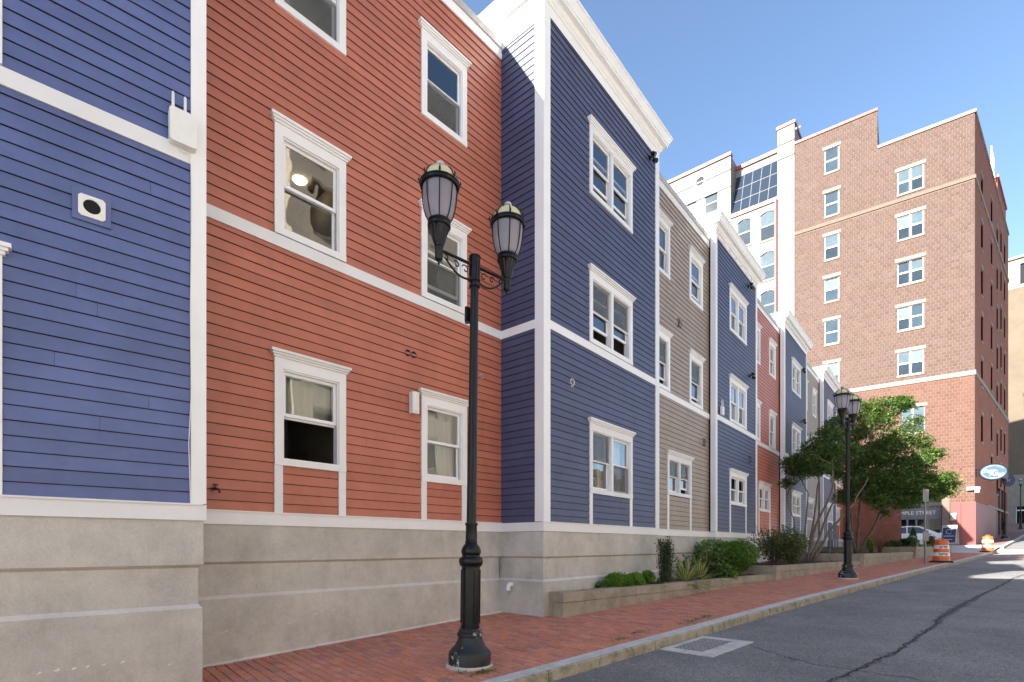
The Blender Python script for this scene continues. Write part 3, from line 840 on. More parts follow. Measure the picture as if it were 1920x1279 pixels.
def pipe_hole(F_, px, py, r, label, collar, mat, wide=0.0):
    s, z = F_.px(px, py)
    v = thing('vent_opening', label, 'vent', on(F_, s, -0.016, z), F_.a)
    for dx in ((-wide, wide) if wide else (0,)):
        o = MB().lathe([(r, -0.02), (r, 0.006), (r * 1.14, 0.008), (r * 1.14, -0.02)], 20, (dx, 0, 0), close=False).build('duct_ring', mat, v, True); o.rotation_euler = (PI / 2, 0, 0)
        o = MB().lathe([(r, 0.0), (r, 0.001)], 20, (dx, 0, 0)).build('duct_opening', M['dark'], v); o.rotation_euler = (PI / 2, 0, 0)
    if collar:
        b = MB(); rr = random.Random(int(px)); n_ = 16
        vs_ = [(0, -0.001, 0)] + [(math.cos(2 * PI * i / n_) * r * (2.0 if i % 2 else 1.25) * rr.uniform(.8, 1.2), -0.001, math.sin(2 * PI * i / n_) * r * (2.0 if i % 2 else 1.25) * rr.uniform(.8, 1.2)) for i in range(n_)]
        b.add(vs_, [(0, 1 + i, 1 + (i + 1) % n_) for i in range(n_)]); b.build('torn_sealant', M['flash'], v)
    return v
M['rust'] = plain('dark_red_duct', (0.08, 0.03, 0.025), 0.6)
pipe_hole(HB, 769, 664, 0.045, 'pair of round dark vent pipes side by side on red siding', False, M['rust'], 0.056)
pipe_hole(HB, 902, 707, 0.03, 'small round hole with torn grey sealant beside the lamp post', True, M['flash'])
pipe_hole(HC, 1072, 717, 0.05, 'broken vent hole with torn edges on the nearest slate blue bay', True, M['wplastic'])
for (F_, px, py, lab, y) in ((fD, 1270, 607, 'small dark wire vent guard high on the first taupe house', -.02), (fD, 1317, 830, 'small dark wire vent guard low on the first taupe house', -.02),
                        (fE, 1403, 862, 'small dark wire vent guard on the second slate blue bay', -.02)):
    s, z = F_.px(px, py); v = thing('vent_guard', lab, 'vent', on(F_, s, y, z), F_.a, 'wire vent guards')
    b = MB()
    for x in (-0.08, -0.03, 0.08): b.tube([(x, 0, -0.1), (x, -0.05, -0.1), (x, -0.05, 0.1), (x, 0, 0.1)], 0.007, 6)
    b.tube([(-0.08, -0.05, -0.1), (0.08, -0.05, -0.1)], 0.007, 6).tube([(-0.08, -0.05, 0.02), (0.08, -0.05, 0.02)], 0.007, 6)
    b.build('wire_cage', M['black'], v)
    MB().box(0.02, 0.07, -0.03, 0.02, -0.08, 0.06).build('flap', M['flash'], v)
for (F_, px, py, lab) in ((HC, 1217, 297, 'black floodlight under the nearest cornice'), (fE, 1402, 537, 'black floodlight high on the second slate blue bay'),
                          (fE, 1405, 705, 'black floodlight mid-height on the second slate blue bay'), (fG, 1502, 695, 'black floodlight high on the third slate blue bay'),
                          (fG, 1503, 790, 'black floodlight mid-height on the third slate blue bay')):
    s, z = F_.px(px, py); v = thing('floodlight', lab, 'floodlight', on(F_, s, -0.02, z), F_.a, 'wall floodlights')
    MB().lathe([(0.055, -0.0), (0.055, 0.02), (0.03, 0.03)], 16).build('back_plate', M['black'], v).rotation_euler = (PI / 2, 0, 0)
    for dx in (-0.05, 0.06):
        o = MB().lathe([(0.02, 0), (0.045, 0.03), (0.05, 0.11), (0.052, 0.12)], 14).build('lamp_head', M['black'], v); o.rotation_euler = (2.3, 0.4 * (1 if dx > 0 else -1), 0); o.location = (dx, -0.06, 0.02 - dx)
    MB().tube([(0, 0, 0), (0, -0.05, 0), (0.05, -0.07, -0.03)], 0.014, 8).tube([(0, -0.05, 0), (-0.05, -0.07, 0.05)], 0.014, 8).build('bracket', M['black'], v)
s, z = fE.px(1348, 767)
v = thing('wall_antenna', 'small white antenna box low beside the second blue bay corner', 'antenna', on(fE, s + 0.1, -0.03, z - 0.12), fE.a)
MB().box(-0.09, 0.09, -0.07, 0, -0.05, 0.2).build('housing', M['wplastic'], v)
for x in (-0.06, 0.06): MB().tube([(x, -0.04, 0.2), (x, -0.04, 0.4)], 0.012, 8).build('antenna', M['wplastic'], v)
s, z = HB.px(399, 917)
v = thing('hose_tap', 'small dark red hose tap near the corner of the nearest red house', 'tap', on(HB, s, -0.02, z), HB.a)
MB().tube([(0, 0.01, 0), (0, -0.06, 0), (0.03, -0.09, -0.01), (0.04, -0.09, -0.05)], [0.018, 0.02, 0.016, 0.013], 10).build('spout', M['rust'], v, True)
MB().tube([(-0.02, -0.05, 0.045), (0.03, -0.05, 0.045)], 0.012, 8).tube([(0, -0.05, 0), (0, -0.05, 0.045)], 0.008, 8).build('handle', M['rust'], v)
# white elbow drain on the side of the nearest bay
rp = HC.w(0.0, 0.70)
r_, q_ = ray(958, 1097); zz = q_ * rp[1]
v = thing('drain_elbow', 'white plastic drain elbow sticking out of the concrete base', 'drain pipe', (rp[0], rp[1], zz), HC.a)
P = [(0.03, 0, 0.015), (-0.05, 0, 0.015)]
for i in range(7):
    a = i / 6 * PI / 2; P.append((-0.05 - 0.06 * math.sin(a), 0, 0.015 - 0.06 * (1 - math.cos(a))))
P.append((-0.11, 0, -0.09))
MB().tube(P, 0.042, 16).build('elbow', M['wplastic'], v, True)
MB().lathe([(0.047, -0.10), (0.047, -0.055), (0.043, -0.05)], 16, (-0.11, 0, 0)).build('socket_rim', M['wplastic'], v, True)
MB().lathe([(0.037, -0.1015), (0.037, -0.1005)], 16, (-0.11, 0, 0)).build('bore', M['dark'], v)
# ------------------------------------------------------------------ brick tower, white building, others
M['tbrick'] = brick_mat('tower_brick', [(0.088, 0.052, 0.041), (0.078, 0.045, 0.036), (0.096, 0.059, 0.048), (0.084, 0.051, 0.042), (0.072, 0.040, 0.031), (0.090, 0.051, 0.039)], stain=0.06)  # sunlit front: tone lowered below real brick against the direct sun
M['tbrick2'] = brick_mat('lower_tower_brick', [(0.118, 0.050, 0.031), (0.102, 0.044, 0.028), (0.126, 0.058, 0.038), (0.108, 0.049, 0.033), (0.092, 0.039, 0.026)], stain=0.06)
M['wingbrick'] = brick_mat('wing_wall_brick', [(0.30, 0.095, 0.06), (0.26, 0.08, 0.05), (0.34, 0.115, 0.075), (0.22, 0.07, 0.048)], stain=0.1)
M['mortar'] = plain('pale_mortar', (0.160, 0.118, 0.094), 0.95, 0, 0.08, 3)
M['lime'] = concrete('limestone_trim', (0.26, 0.225, 0.178), (0.215, 0.185, 0.147), 0.4, 2.0)
M['coping'] = plain('red_metal_coping', (0.30, 0.06, 0.045), 0.45, 0, 0.08)
M['brownband'] = plain('brown_stone_band', (0.135, 0.10, 0.078), 0.9, 0, 0.12, 4)
M['redpanel'] = paint('painted_red_base', (0.20, 0.05, 0.045), 0.6, 0.05, 0.1, False)
M['wbrick'] = None
def brick_tex(name, c1, c2, mort, w, h, rough=0.85, msize=0.012):
    """bricks too far to pick apart: node bricks in the wall's own metres"""
    m, n, l, b = new_mat(name)
    tc = n.new('ShaderNodeTexCoord'); sp = n.new('ShaderNodeSeparateXYZ'); cb = n.new('ShaderNodeCombineXYZ')
    l.new(tc.outputs['Object'], sp.inputs[0]); ad = n.new('ShaderNodeMath'); ad.operation = 'ADD'
    l.new(sp.outputs[0], ad.inputs[0]); l.new(sp.outputs[1], ad.inputs[1])
    l.new(ad.outputs[0], cb.inputs[0]); l.new(sp.outputs[2], cb.inputs[1])
    t = n.new('ShaderNodeTexBrick'); l.new(cb.outputs[0], t.inputs['Vector'])
    t.inputs['Color1'].default_value = (*c1, 1); t.inputs['Color2'].default_value = (*c2, 1); t.inputs['Mortar'].default_value = (*mort, 1)
    t.inputs['Scale'].default_value = 1.0; t.inputs['Mortar Size'].default_value = msize
    t.inputs['Brick Width'].default_value = w; t.inputs['Row Height'].default_value = h
    p = geo(n); a = nz(n, l, 0.6, 6, 0.65, p); r = ramp(n, l, a.outputs[0], [(0.3, 0.85), (0.7, 1.12)])
    l.new(mixc(n, l, 1.0, t.outputs[0], r.outputs[0], 'MULTIPLY'), b.inputs['Base Color'])
    b.inputs['Roughness'].default_value = rough
    bump(n, l, b, t.outputs['Fac'], -0.3, 0.01)
    return m
M['sidebrick'] = brick_tex('tower_side_brick', (0.25, 0.062, 0.022), (0.21, 0.05, 0.018), (0.27, 0.09, 0.04), 0.30, 0.235)  # shaded side gets its own brighter, redder copy of the brick
M['wbrick'] = brick_tex('white_painted_brick', (0.215, 0.20, 0.18), (0.205, 0.19, 0.17), (0.165, 0.153, 0.136), 0.22, 0.075, 0.7, 0.006)  # toned far below white paint so direct sun does not burn out
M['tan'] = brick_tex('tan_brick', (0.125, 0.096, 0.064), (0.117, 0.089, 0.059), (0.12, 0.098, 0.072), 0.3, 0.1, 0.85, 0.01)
M['tan2'] = brick_tex('buff_brick', (0.74, 0.70, 0.64), (0.70, 0.66, 0.60), (0.7, 0.67, 0.61), 0.22, 0.075, 0.85, 0.008)
M['tan3'] = brick_tex('golden_tan_brick', (0.60, 0.50, 0.37), (0.55, 0.45, 0.33), (0.56, 0.48, 0.38), 0.3, 0.1, 0.85, 0.01)
M['dkglass'] = plain('dark_shop_glass', (0.012, 0.013, 0.015), 0.06, 0, 0.1)
M['greyframe'] = plain('grey_shopfront', (0.17, 0.165, 0.175), 0.5, 0.2, 0.05)

BWD, BHT = 0.300, 0.236
def brick_field(x0, x1, z0, z1, holes, y, seed, zoff=0.0):
    r = random.Random(seed); fv, ff, ft = [], [], []; z = z0; k = 0; g = 0.016
    while z < z1 - 0.03:
        x = x0 - (BWD / 2 if k % 2 else 0); zt = min(z + BHT, z1)
        while x < x1:
            segs = [(max(x, x0), min(x + BWD, x1))]
            for h in holes:
                if h[2] < (z + zt) / 2 < h[3]:
                    ns = []
                    for a, b_ in segs:
                        if h[1] <= a or h[0] >= b_: ns.append((a, b_)); continue
                        if h[0] > a: ns.append((a, h[0]))
                        if h[1] < b_: ns.append((h[1], b_))
                    segs = ns
            for a, b_ in segs:
                if b_ - a < 0.04: continue
                bi = len(fv); p = y - 0.012 - r.uniform(0, .004)
                for yy in (y + 0.004, p):
                    fv += [(a + g, yy, z + g - zoff), (b_ - g, yy, z + g - zoff), (b_ - g, yy, zt - g - zoff), (a + g, yy, zt - g - zoff)]
                for f_ in ((4, 5, 6, 7), (0, 1, 5, 4), (1, 2, 6, 5), (2, 3, 7, 6), (3, 0, 4, 7)): ff.append(tuple(bi + q for q in f_))
                ft += [r.random()] * 5
            x += BWD
        z += BHT; k += 1
    return fv, ff, ft
def twindow(root, s0, s1, z0, z1, units, y=0.0, lintel=True, frame='vinyl', seed=0, sill=True, gl=(('fg3', 'fg0', 'fg0'), ('fg0', 'fg1', 'fg2'))):
    """z0..z1 clear opening; lintel and sill stones outside it"""
    r = random.Random(seed); W = MB(); fr = 0.055
    W.box(s0, s0 + fr, y + 0.06, y + 0.12, z0, z1).box(s1 - fr, s1, y + 0.06, y + 0.12, z0, z1)
    W.box(s0 + fr, s1 - fr, y + 0.06, y + 0.12, z0, z0 + fr).box(s0 + fr, s1 - fr, y + 0.06, y + 0.12, z1 - fr, z1)
    zm = (z0 + z1) / 2; cells = [(s0 + fr, s1 - fr)]
    if units == 2:
        c = (s0 + s1) / 2; W.box(c - 0.07, c + 0.07, y + 0.05, y + 0.12, z0 + fr, z1 - fr); cells = [(s0 + fr, c - .07), (c + .07, s1 - fr)]
    for a, b_ in cells: W.box(a, b_, y + 0.055, y + 0.115, zm - 0.045, zm + 0.045)
    w = W.build('window', M[frame], root)
    Rv = MB()
    Rv.quad((s0, y, z0), (s0, y, z1), (s0, y + .13, z1), (s0, y + .13, z0)).quad((s1, y, z0), (s1, y + .13, z0), (s1, y + .13, z1), (s1, y, z1))
    Rv.quad((s0, y, z1), (s1, y, z1), (s1, y + .13, z1), (s0, y + .13, z1)).quad((s0, y, z0), (s0, y + .13, z0), (s1, y + .13, z0), (s1, y, z0))
    Rv.build('reveal', M['mortar'], w)
    for a, b_ in cells:
        MB().quad((a, y + .085, z0 + fr), (b_, y + .085, z0 + fr), (b_, y + .085, zm - .045), (a, y + .085, zm - .045)).build('pane', M[r.choice(gl[0])], w)
        MB().quad((a, y + .075, zm + .045), (b_, y + .075, zm + .045), (b_, y + .075, z1 - fr), (a, y + .075, z1 - fr)).build('pane', M[r.choice(gl[1])], w)
    if lintel:
        MB().box(s0 - 0.14, s1 + 0.14, y - 0.035, y + 0.06, z1, z1 + 0.24).build('lintel', M['lime'], w)
    if sill: MB().box(s0 - 0.04, s1 + 0.04, y - 0.06, y + 0.06, z0 - 0.15, z0).build('sill', M['lime'], w)
    return w

TF = Frame((23.24, 42.68), math.atan2(-.602, .798))
TW = 11.1
def tpx(px, py): return TF.px(px, py)
tz = -0.5
tower = thing('brick_tower', 'tall sunlit brown brick apartment tower with paired white windows', 'building', (TF.O[0], TF.O[1], tz), TF.a)
MB.zb = tz
wins, holes = [], []
sa, sb = tpx(1679, 500)[0], tpx(1736, 500)[0]
for zt_ in (28.0, 24.63, 21.27, 17.9, 14.55):
    wins.append((sa + 0.12, sb - 0.12, zt_ - 1.95, zt_ - 0.24, 2, 'vinyl'))
wins.append((tpx(1690, 790)[0], tpx(1734, 790)[0], 8.3, 10.15, 2, 'greyframe'))
sc_, sd_ = tpx(1546, 500)[0], tpx(1573, 500)[0]
for zt_ in (31.75, 28.3, 24.85, 21.5, 18.1, 14.7):
    wins.append((sc_, sd_, zt_ - 2.1, zt_ - 0.24, 1, 'vinyl'))
shop = (tpx(1676, 1000)[0], tpx(1766, 1000)[0], -0.2, 3.55)
panel = (tpx(1783, 1000)[0], TW, -0.5, 3.05)
holes = [w[:4] for w in wins] + [shop]
lo, hi = 30.05, 32.95
sn = tpx(1645, 300)[0]
b = MB(); holes_panel(b, 0, TW, -0.5, lo, holes, 0.0); holes_panel(b, 0, sn, lo, hi, holes, 0.0)
b.quad((sn, 0, lo), (sn, 6, lo), (sn, 6, hi), (sn, 0, hi))
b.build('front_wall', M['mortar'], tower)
bh = [(w[0], w[1], w[2], w[3]) for w in wins] + [shop, panel] + [(0, TW, 25.45, 25.75), (0, TW, 11.85, 12.2)]
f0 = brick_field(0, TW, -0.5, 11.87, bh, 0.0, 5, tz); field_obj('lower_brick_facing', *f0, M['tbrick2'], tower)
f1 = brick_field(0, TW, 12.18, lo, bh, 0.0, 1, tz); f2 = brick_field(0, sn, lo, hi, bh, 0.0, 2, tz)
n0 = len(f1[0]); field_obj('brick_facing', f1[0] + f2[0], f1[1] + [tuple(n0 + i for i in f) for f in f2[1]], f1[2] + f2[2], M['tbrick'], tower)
for i, w in enumerate(wins): twindow(tower, *w[:5], frame=w[5], seed=i)
MB().box(0, TW + 0.06, -0.07, 0.03, 25.47, 25.73).build('string_course', M['brownband'], tower)
MB().box(0, TW + 0.06, -0.06, 0.03, 11.87, 12.18).build('string_course', M['lime'], tower)
MB().box(sn, TW + 0.08, -0.08, 0.35, lo, lo + 0.22).build('parapet_coping', M['lime'], tower)
MB().box(0, sn + 0.02, -0.08, 0.3, hi, hi + 0.2).build('parapet_coping', M['coping'], tower)
# side towards the street
ux, uy = TF.w(TW, 0); side_a = EA - TF.a
SL = 21.5
def sidep(k, y): dx, dy = rot2(side_a, k, y); return (TW + dx, dy)
def sidebox(b, k0, k1, o0, o1, z0, z1, mi=0):
    P = [sidep(k0, o0), sidep(k1, o0), sidep(k1, o1), sidep(k0, o1)]
    b.add([(x, y, z0) for x, y in P] + [(x, y, z1) for x, y in P], [(0, 3, 2, 1), (4, 5, 6, 7), (0, 1, 5, 4), (1, 2, 6, 5), (2, 3, 7, 6), (3, 0, 4, 7)], mi)
MB.zb = 0
sw = MB(); MB.zb = 0
swin = []
for k0 in (3.0, 8.5, 12.2, 15.0, 17.8):
    for j, zt_ in enumerate((28.0, 24.6, 21.2, 17.8, 14.5, 10.4, 7.2)):
        off = -1.3 if k0 in (3.0, 12.2) else 0
        if j == 6 and k0 < 8: continue
        swin.append((k0, k0 + 0.95, zt_ + off * 0.6 - 2.0, zt_ + off * 0.6))
shopw = [(13.2, 15.0, 0.8, 5.0), (15.6, 17.4, 0.9, 5.0), (18.0, 19.8, 1.0, 5.0)]
low = [(7.0 + i * 1.0, 7.45 + i * 1.0, 0.55, 2.0) for i in range(3)]
holes_panel(sw, 0, SL, -0.5, 30.05, swin + shopw + low, 0.0)
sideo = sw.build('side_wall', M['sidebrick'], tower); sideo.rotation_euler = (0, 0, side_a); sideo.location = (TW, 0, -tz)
def side_part(mb, name, mat):
    o = mb.build(name, mat, tower); o.rotation_euler = (0, 0, side_a); o.location = (TW, 0, -tz); return o
for (a, b_, c, d) in swin + shopw + low:
    o = side_part(MB().box(a, b_, 0.12, 0.2, c, d), 'side_window', M['dkglass'])
    if (a, b_, c, d) in swin:
        MB().box(a - 0.1, b_ + 0.1, -0.04, 0.06, d, d + 0.22).build('lintel', M['lime'], o)
        MB().box(a - .04, b_ + .04, -0.05, 0.06, c - .14, c).build('sill', M['lime'], o)
        MB().box(a, b_, 0.09, 0.12, (c + d) / 2 - .04, (c + d) / 2 + .04).build('meeting_rail', M['greyframe'], o)
for (k0, k1, y0, y1, z0, z1) in ((0, SL, -0.07, 0.03, 25.47, 25.73), (0, SL, -0.06, 0.03, 11.87, 12.18), (0, SL, -0.08, 0.3, 30.05, 30.25), (6.5, SL, -0.05, 0.03, 3.02, 3.2)):
    side_part(MB().box(k0, k1, y0, y1, z0, z1), 'side_string_course', M['lime'])
o = MB().box(-0.05, 11.5, -0.05, -0.005, -0.5, 3.05).build('red_base_panel', M['redpanel'], tower); o.rotation_euler = (0, 0, side_a); o.location = (TW, 0, -tz)
o = MB().box(14, 20.6, 0.1, 6, 30.05, 32.2).build('roof_house', M['sidebrick'], tower); o.rotation_euler = (0, 0, side_a); o.location = (TW, 0, -tz)
o = MB().box(13.9, 20.7, 0.0, 6.1, 32.2, 32.4).build('roof_house_coping', M['coping'], tower); o.rotation_euler = (0, 0, side_a); o.location = (TW, 0, -tz)
b = MB()
for k in (13.0, 13.9, 14.8): b.tube([(k, 0.4, 32.4), (k, 0.4, 34.6)], 0.05, 6)
for z in (33.4, 34.6): b.tube([(13.0, 0.4, z), (14.8, 0.4, z)], 0.05, 6)
o = b.build('roof_railing', M['wplastic'], tower); o.rotation_euler = (0, 0, side_a); o.location = (TW, 0, -tz)
MB.zb = tz
# back closure and roof
P1, P2 = sidep(SL, 0), sidep(SL, 16)
b = MB(); b.add([(0, 0.01, -0.5), (0, 0.01, lo - .4), (0, 20, lo - .4), (0, 20, -.5), (P1[0], P1[1], -.5), (P1[0], P1[1], lo - .4), (TW, 0.01, lo - .4)],
                [(0, 1, 2, 3), (3, 2, 5, 4), (1, 6, 5, 2)]); b.build('rear_shell', M['sidebrick'], tower)
# red painted base on the front, with its seam
p0 = panel[0]; seam = p0 + (TW - p0) * 0.42
MB().box(p0, seam - 0.01, -0.055, 0.0, -0.5, 3.02).build('red_base_panel', M['redpanel'], tower)
MB().box(seam + 0.01, TW + 0.05, -0.055, 0.0, -0.5, 3.02).build('red_base_panel', M['redpanel'], tower)
# shopfront: recessed glazing, grey frame, fascia with lettering
x0, x1 = shop[0], shop[1]
b = MB(); b.box(x0, x1, 0.55, 0.6, 2.05, 2.75); fas = b.build('shop_fascia', M['greyframe'], tower)
b = MB()
for t in (0.0, 0.27, 0.46, 0.70, 0.97): b.box(x0 + (x1 - x0) * t, x0 + (x1 - x0) * t + 0.12, 0.5, 0.6, -0.3, 2.05)
b.box(x0, x1, 0.51, 0.59, -0.3, 0.25).box(x0, x1, 0.5, 0.6, 1.93, 2.04)
b.build('shop_frame', M['greyframe'], tower)
MB().box(x0, x1, 0.62, 0.64, -0.3, 2.05).box(x0, x1, 0.62, 0.64, 2.75, 3.6).build('shop_glass', M['dkglass'], tower)
b = MB()
b.quad((x0, 0, -.3), (x0, .65, -.3), (x0, .65, 3.55), (x0, 0, 3.55)).quad((x1, 0, -.3), (x1, 0, 3.55), (x1, .65, 3.55), (x1, .65, -.3)).quad((x0, 0, 3.55), (x0, .65, 3.55), (x1, .65, 3.55), (x1, 0, 3.55))
b.build('shop_reveal', M['mortar'], tower)
b = MB()
for i in range(9): b.box(x1 + 0.02 + (i % 2) * 0.0, x1 + 0.42, -0.03 - 0.004 * (i % 2), 0.0, -0.3 + i * 0.43, 0.12 + i * 0.43)
b.build('shop_jamb', M['mortar'], tower)
MB.zb = 0
def text(body, size, mat, parent, loc, rot, name='lettering', ext=0.004, align='CENTER', shear=0.0, sx=1.0):
    cu = bpy.data.curves.new('t', 'FONT'); cu.body = body; cu.size = size; cu.extrude = ext; cu.align_x = align; cu.align_y = 'CENTER'; cu.shear = shear
    cu.resolution_u = 3
    t = bpy.data.objects.new('t', cu); COL.objects.link(t)
    dg = bpy.context.evaluated_depsgraph_get(); dg.update()
    me = bpy.data.meshes.new_from_object(t.evaluated_get(dg)); bpy.data.objects.remove(t)
    o = bpy.data.objects.new(name, me); me.materials.clear(); me.materials.append(mat); COL.objects.link(o)
    o.parent = parent; o.location = loc; o.rotation_euler = rot; o.scale = (sx, 1, 1); return o
M['signwhite'] = plain('sign_white', (0.34, 0.34, 0.33), 0.5, 0, 0.02)
M['signblue'] = plain('sign_blue', (0.035, 0.08, 0.12), 0.4, 0, 0.05)
M['signnavy'] = plain('sign_navy', (0.018, 0.03, 0.09), 0.4, 0, 0.05)
M['lettering'] = plain('white_lettering', (0.8, 0.8, 0.78), 0.5, 0, 0.02)
text('TEMPLE STREET', 0.36, M['lettering'], fas, (x0 + (x1 - x0) * 0.44, 0.545, 2.4 - tz), (PI / 2, 0, 0), ext=0.01, sx=1.0)
# oval sign, round sign, wall light and camera on the tower
so = TF.w(TW, 0)
def side_w(k, out): dx, dy = rot2(EA, k, -out); return (so[0] + dx, so[1] + dy)
r_, q_ = ray(1854, 888)
sg = thing('hanging_sign', 'oval blue hanging sign with white script on the tower side wall', 'sign', (*side_w(0.15, 0.08), q_ * 36.3), TF.a)
def ellipse(rx, rz, n=40): return [(rx * math.cos(2 * PI * i / n), rz * math.sin(2 * PI * i / n)) for i in range(n)]
cxs = 0.85
MB().prism([(x + cxs, z) for x, z in ellipse(0.74, 0.57)], 'y', -0.07, 0.07).build('rim', M['black'], sg)
MB().prism([(x + cxs, z) for x, z in ellipse(0.68, 0.51)], 'y', -0.085, 0.085).build('sign_face', M['signblue'], sg)
b = MB(); P = ellipse(0.60, 0.44); Q = ellipse(0.57, 0.41)
b.add([(x + cxs, -0.089, z) for x, z in P + Q], [(i, (i + 1) % 40, 40 + (i + 1) % 40, 40 + i) for i in range(3, 37)]); b.build('inner_ring', M['signwhite'], sg)
text('Sage-', 0.36, M['signwhite'], sg, (cxs - 0.18, -0.092, 0.10), (PI / 2, 0, 0), shear=0.35)
text('Allen', 0.36, M['signwhite'], sg, (cxs + 0.16, -0.092, -0.16), (PI / 2, 0, 0), shear=0.35)
b = MB()
for z in (0.22, 0.0, -0.22): b.tube([(-0.06, 0, z), (0.26, 0, z)], 0.022, 6)
for x in (-0.02, 0.12): b.tube([(x, 0, -0.22), (x, 0, 0.22)], 0.018, 6)
b.build('bracket', M['black'], sg)
r_, q_ = ray(1893, 904)
s2 = thing('round_sign', 'round navy hanging sign farther up the tower side wall', 'sign', (*side_w(14.0, 0.1), q_ * 46.2), TF.a)
MB().prism([(x + 0.50, z) for x, z in ellipse(0.42, 0.52)], 'y', -0.05, 0.05).build('sign_face', M['signnavy'], s2)
MB().tube([(0, 0, 0.2), (0.4, 0, 0.2)], 0.02, 6).tube([(0, 0, -0.2), (0.4, 0, -0.2)], 0.02, 6).build('bracket', M['black'], s2)
text('at', 0.36, M['signwhite'], s2, (0.46, -0.056, 0.0), (PI / 2, 0, 0), shear=0.3)
s, z = TF.px(1788, 969)
wl = thing('wall_light', 'white box wall light on the red painted base of the tower', 'wall light', on(TF, s, -0.055, z), TF.a)
MB().box(-0.16, 0.16, -0.06, 0.0, -0.24, 0.24).build('back_plate', M['wplastic'], wl)
MB().prism([(-0.13, -0.06), (-0.10, -0.2), (0.10, -0.2), (0.13, -0.06)], 'z', -0.2, 0.2).build('diffuser', M['signwhite'], wl)
b = MB()
for z_ in (-0.1, 0.0, 0.1): b.box(-0.115, 0.115, -0.206, -0.05, z_ - 0.01, z_ + 0.01)
b.build('louvre', M['wplastic'], wl)
s, z = TF.px(1826, 919)
cm = thing('security_camera', 'white security camera at the corner of the brick tower', 'camera', on(TF, TW - 0.25, -0.02, z), TF.a)
MB().box(-0.2, 0.5, -0.22, -0.05, 0.0, 0.2).build('housing', M['wplastic'], cm)
MB().tube([(0.3, -0.14, 0.0), (0.3, -0.14, -0.12), (0.45, -0.25, -0.14)], 0.09, 10).build('camera_body', M['wplastic'], cm, True)
MB().box(-0.05, 0.05, -0.05, 0.02, 0.05, 0.15).build('arm', M['wplastic'], cm)

# white painted building with a sloped glass studio
WF = Frame((23.24 - .766 * 17.0, 42.68 + .643 * 17.0), math.atan2(-.643, .766))
WW = 17.0
wb = thing('white_brick_building', 'white painted brick building with sloped glass studio and red coping', 'building', (WF.O[0], WF.O[1], tz), WF.a)
MB.zb = tz
def wpx(px, py): return WF.px(px, py)
g0, g1 = wpx(1370, 400)[0], wpx(1458, 380)[0]
zs_ = 29.0; topz = 34.55; gtop = 33.2
wins = []
for (a, b_, t_, u_) in ((1288, 1307, 379, 412), (1321, 1346, 362, 398), (1382, 1408, 411, 461), (1425, 1453, 396, 449), (1425, 1453, 472, 524), (1425, 1453, 545, 598), (1382, 1408, 486, 538), (1425, 1453, 620, 672)):
    s0, z1 = wpx(a, t_); s1, _ = wpx(b_, t_); _, z0 = wpx((a + b_) / 2, u_); _, z1 = wpx((a + b_) / 2, t_)
    wins.append((s0, s1, z0, z1))
holes = [w for w in wins]
b = MB()
holes_panel(b, 0, g0, -0.5, topz, holes, 0.0); holes_panel(b, g0, g1, -0.5, zs_, holes, 0.0)
b.box(g1, WW, -0.05, 3.5, -0.5, 34.75)
b.quad((g0, 0, zs_), (g0, 3, zs_), (g0, 3, topz), (g0, 0, topz)); b.quad((g0, 2.2, zs_), (g1, 2.2, zs_), (g1, 2.2, 33.9), (g0, 2.2, 33.9))
b.box(g0, g1, 1.35, 2.1, gtop, 33.85)
b.quad((0, 0, -.5), (0, 14, -.5), (0, 14, topz), (0, 0, topz)).quad((0, 14, -.5), (WW, 14, -.5), (WW, 14, 33.2), (0, 14, 33.2)).quad((0, 0.3, topz - .5), (g0, 0.3, topz - .5), (g0, 14, topz - .5), (0, 14, topz - .5))
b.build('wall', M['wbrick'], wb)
# segmental arch heads fill the top corners of each opening
for i, (s0, s1, z0, z1) in enumerate(wins):
    twindow(wb, s0, s1, z0, z1, 1, lintel=False, frame='greyframe', seed=30 + i, gl=(('fg3', 'fg0'), ('fg0', 'fg0', 'fg1')))
    A = MB(); n_ = 8; c = (s0 + s1) / 2; h = (s1 - s0) * 0.17
    for side in (0, 1):
        pts = [(s0 if side == 0 else s1, z1), ]
        for j in range(n_ // 2 + 1):
            t = j / (n_ / 2); x = (s0 + (c - s0) * t) if side == 0 else (s1 - (s1 - c) * t)
            pts.append((x, z1 - h * (1 - math.sin(PI / 2 * t)) ** 1.0))
        pts.append((c, z1))
        pts = [p for k_, p in enumerate(pts) if k_ == 0 or p != pts[k_ - 1]]
        A.prism(pts if side == 0 else pts[::-1], 'y', -0.004, 0.05)
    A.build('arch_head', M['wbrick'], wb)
MB().box(-0.1, g0 + 0.06, -0.14, 0.4, topz, topz + 0.26).build('coping', M['coping'], wb)
MB().box(g0, g1, 1.2, 2.3, 33.85, 34.15).build('coping', M['coping'], wb)
MB().box(g1 - 0.08, WW + 0.08, -0.14, 3.6, 34.75, 34.98).build('coping', M['coping'], wb)
MB().box(g0 - 0.02, g1 + 0.05, -0.12, 0.2, zs_ - 0.1, zs_ + 0.22).build('studio_sill', M['coping'], wb)
MB().tube([(g1 - 0.12, -0.12, zs_), (g1 - 0.12, -0.12, 0)], 0.11, 8).build('downpipe', M['coping'], wb)
b = MB()
n_ = int(g0 / 0.42)
for i in range(n_): b.box(0.1 + i * 0.42, 0.1 + i * 0.42 + 0.2, -0.05, 0.0, topz - 0.55, topz - 0.38)
for i in range(7): b.box(g1 + 0.05 + i * 0.26, g1 + 0.05 + i * 0.26 + 0.13, -0.10, -0.05, 34.1, 34.26)
b.build('dentil_course', M['wbrick'], wb)
b = MB().box(0, g0, -0.06, 0, topz - 1.25, topz - 1.12).box(0, g0, -0.06, 0, topz - 2.75, topz - 2.62).box(g1, WW, -0.11, -0.05, 32.2, 32.35).box(g1, WW, -0.11, -0.05, 33.4, 33.5)
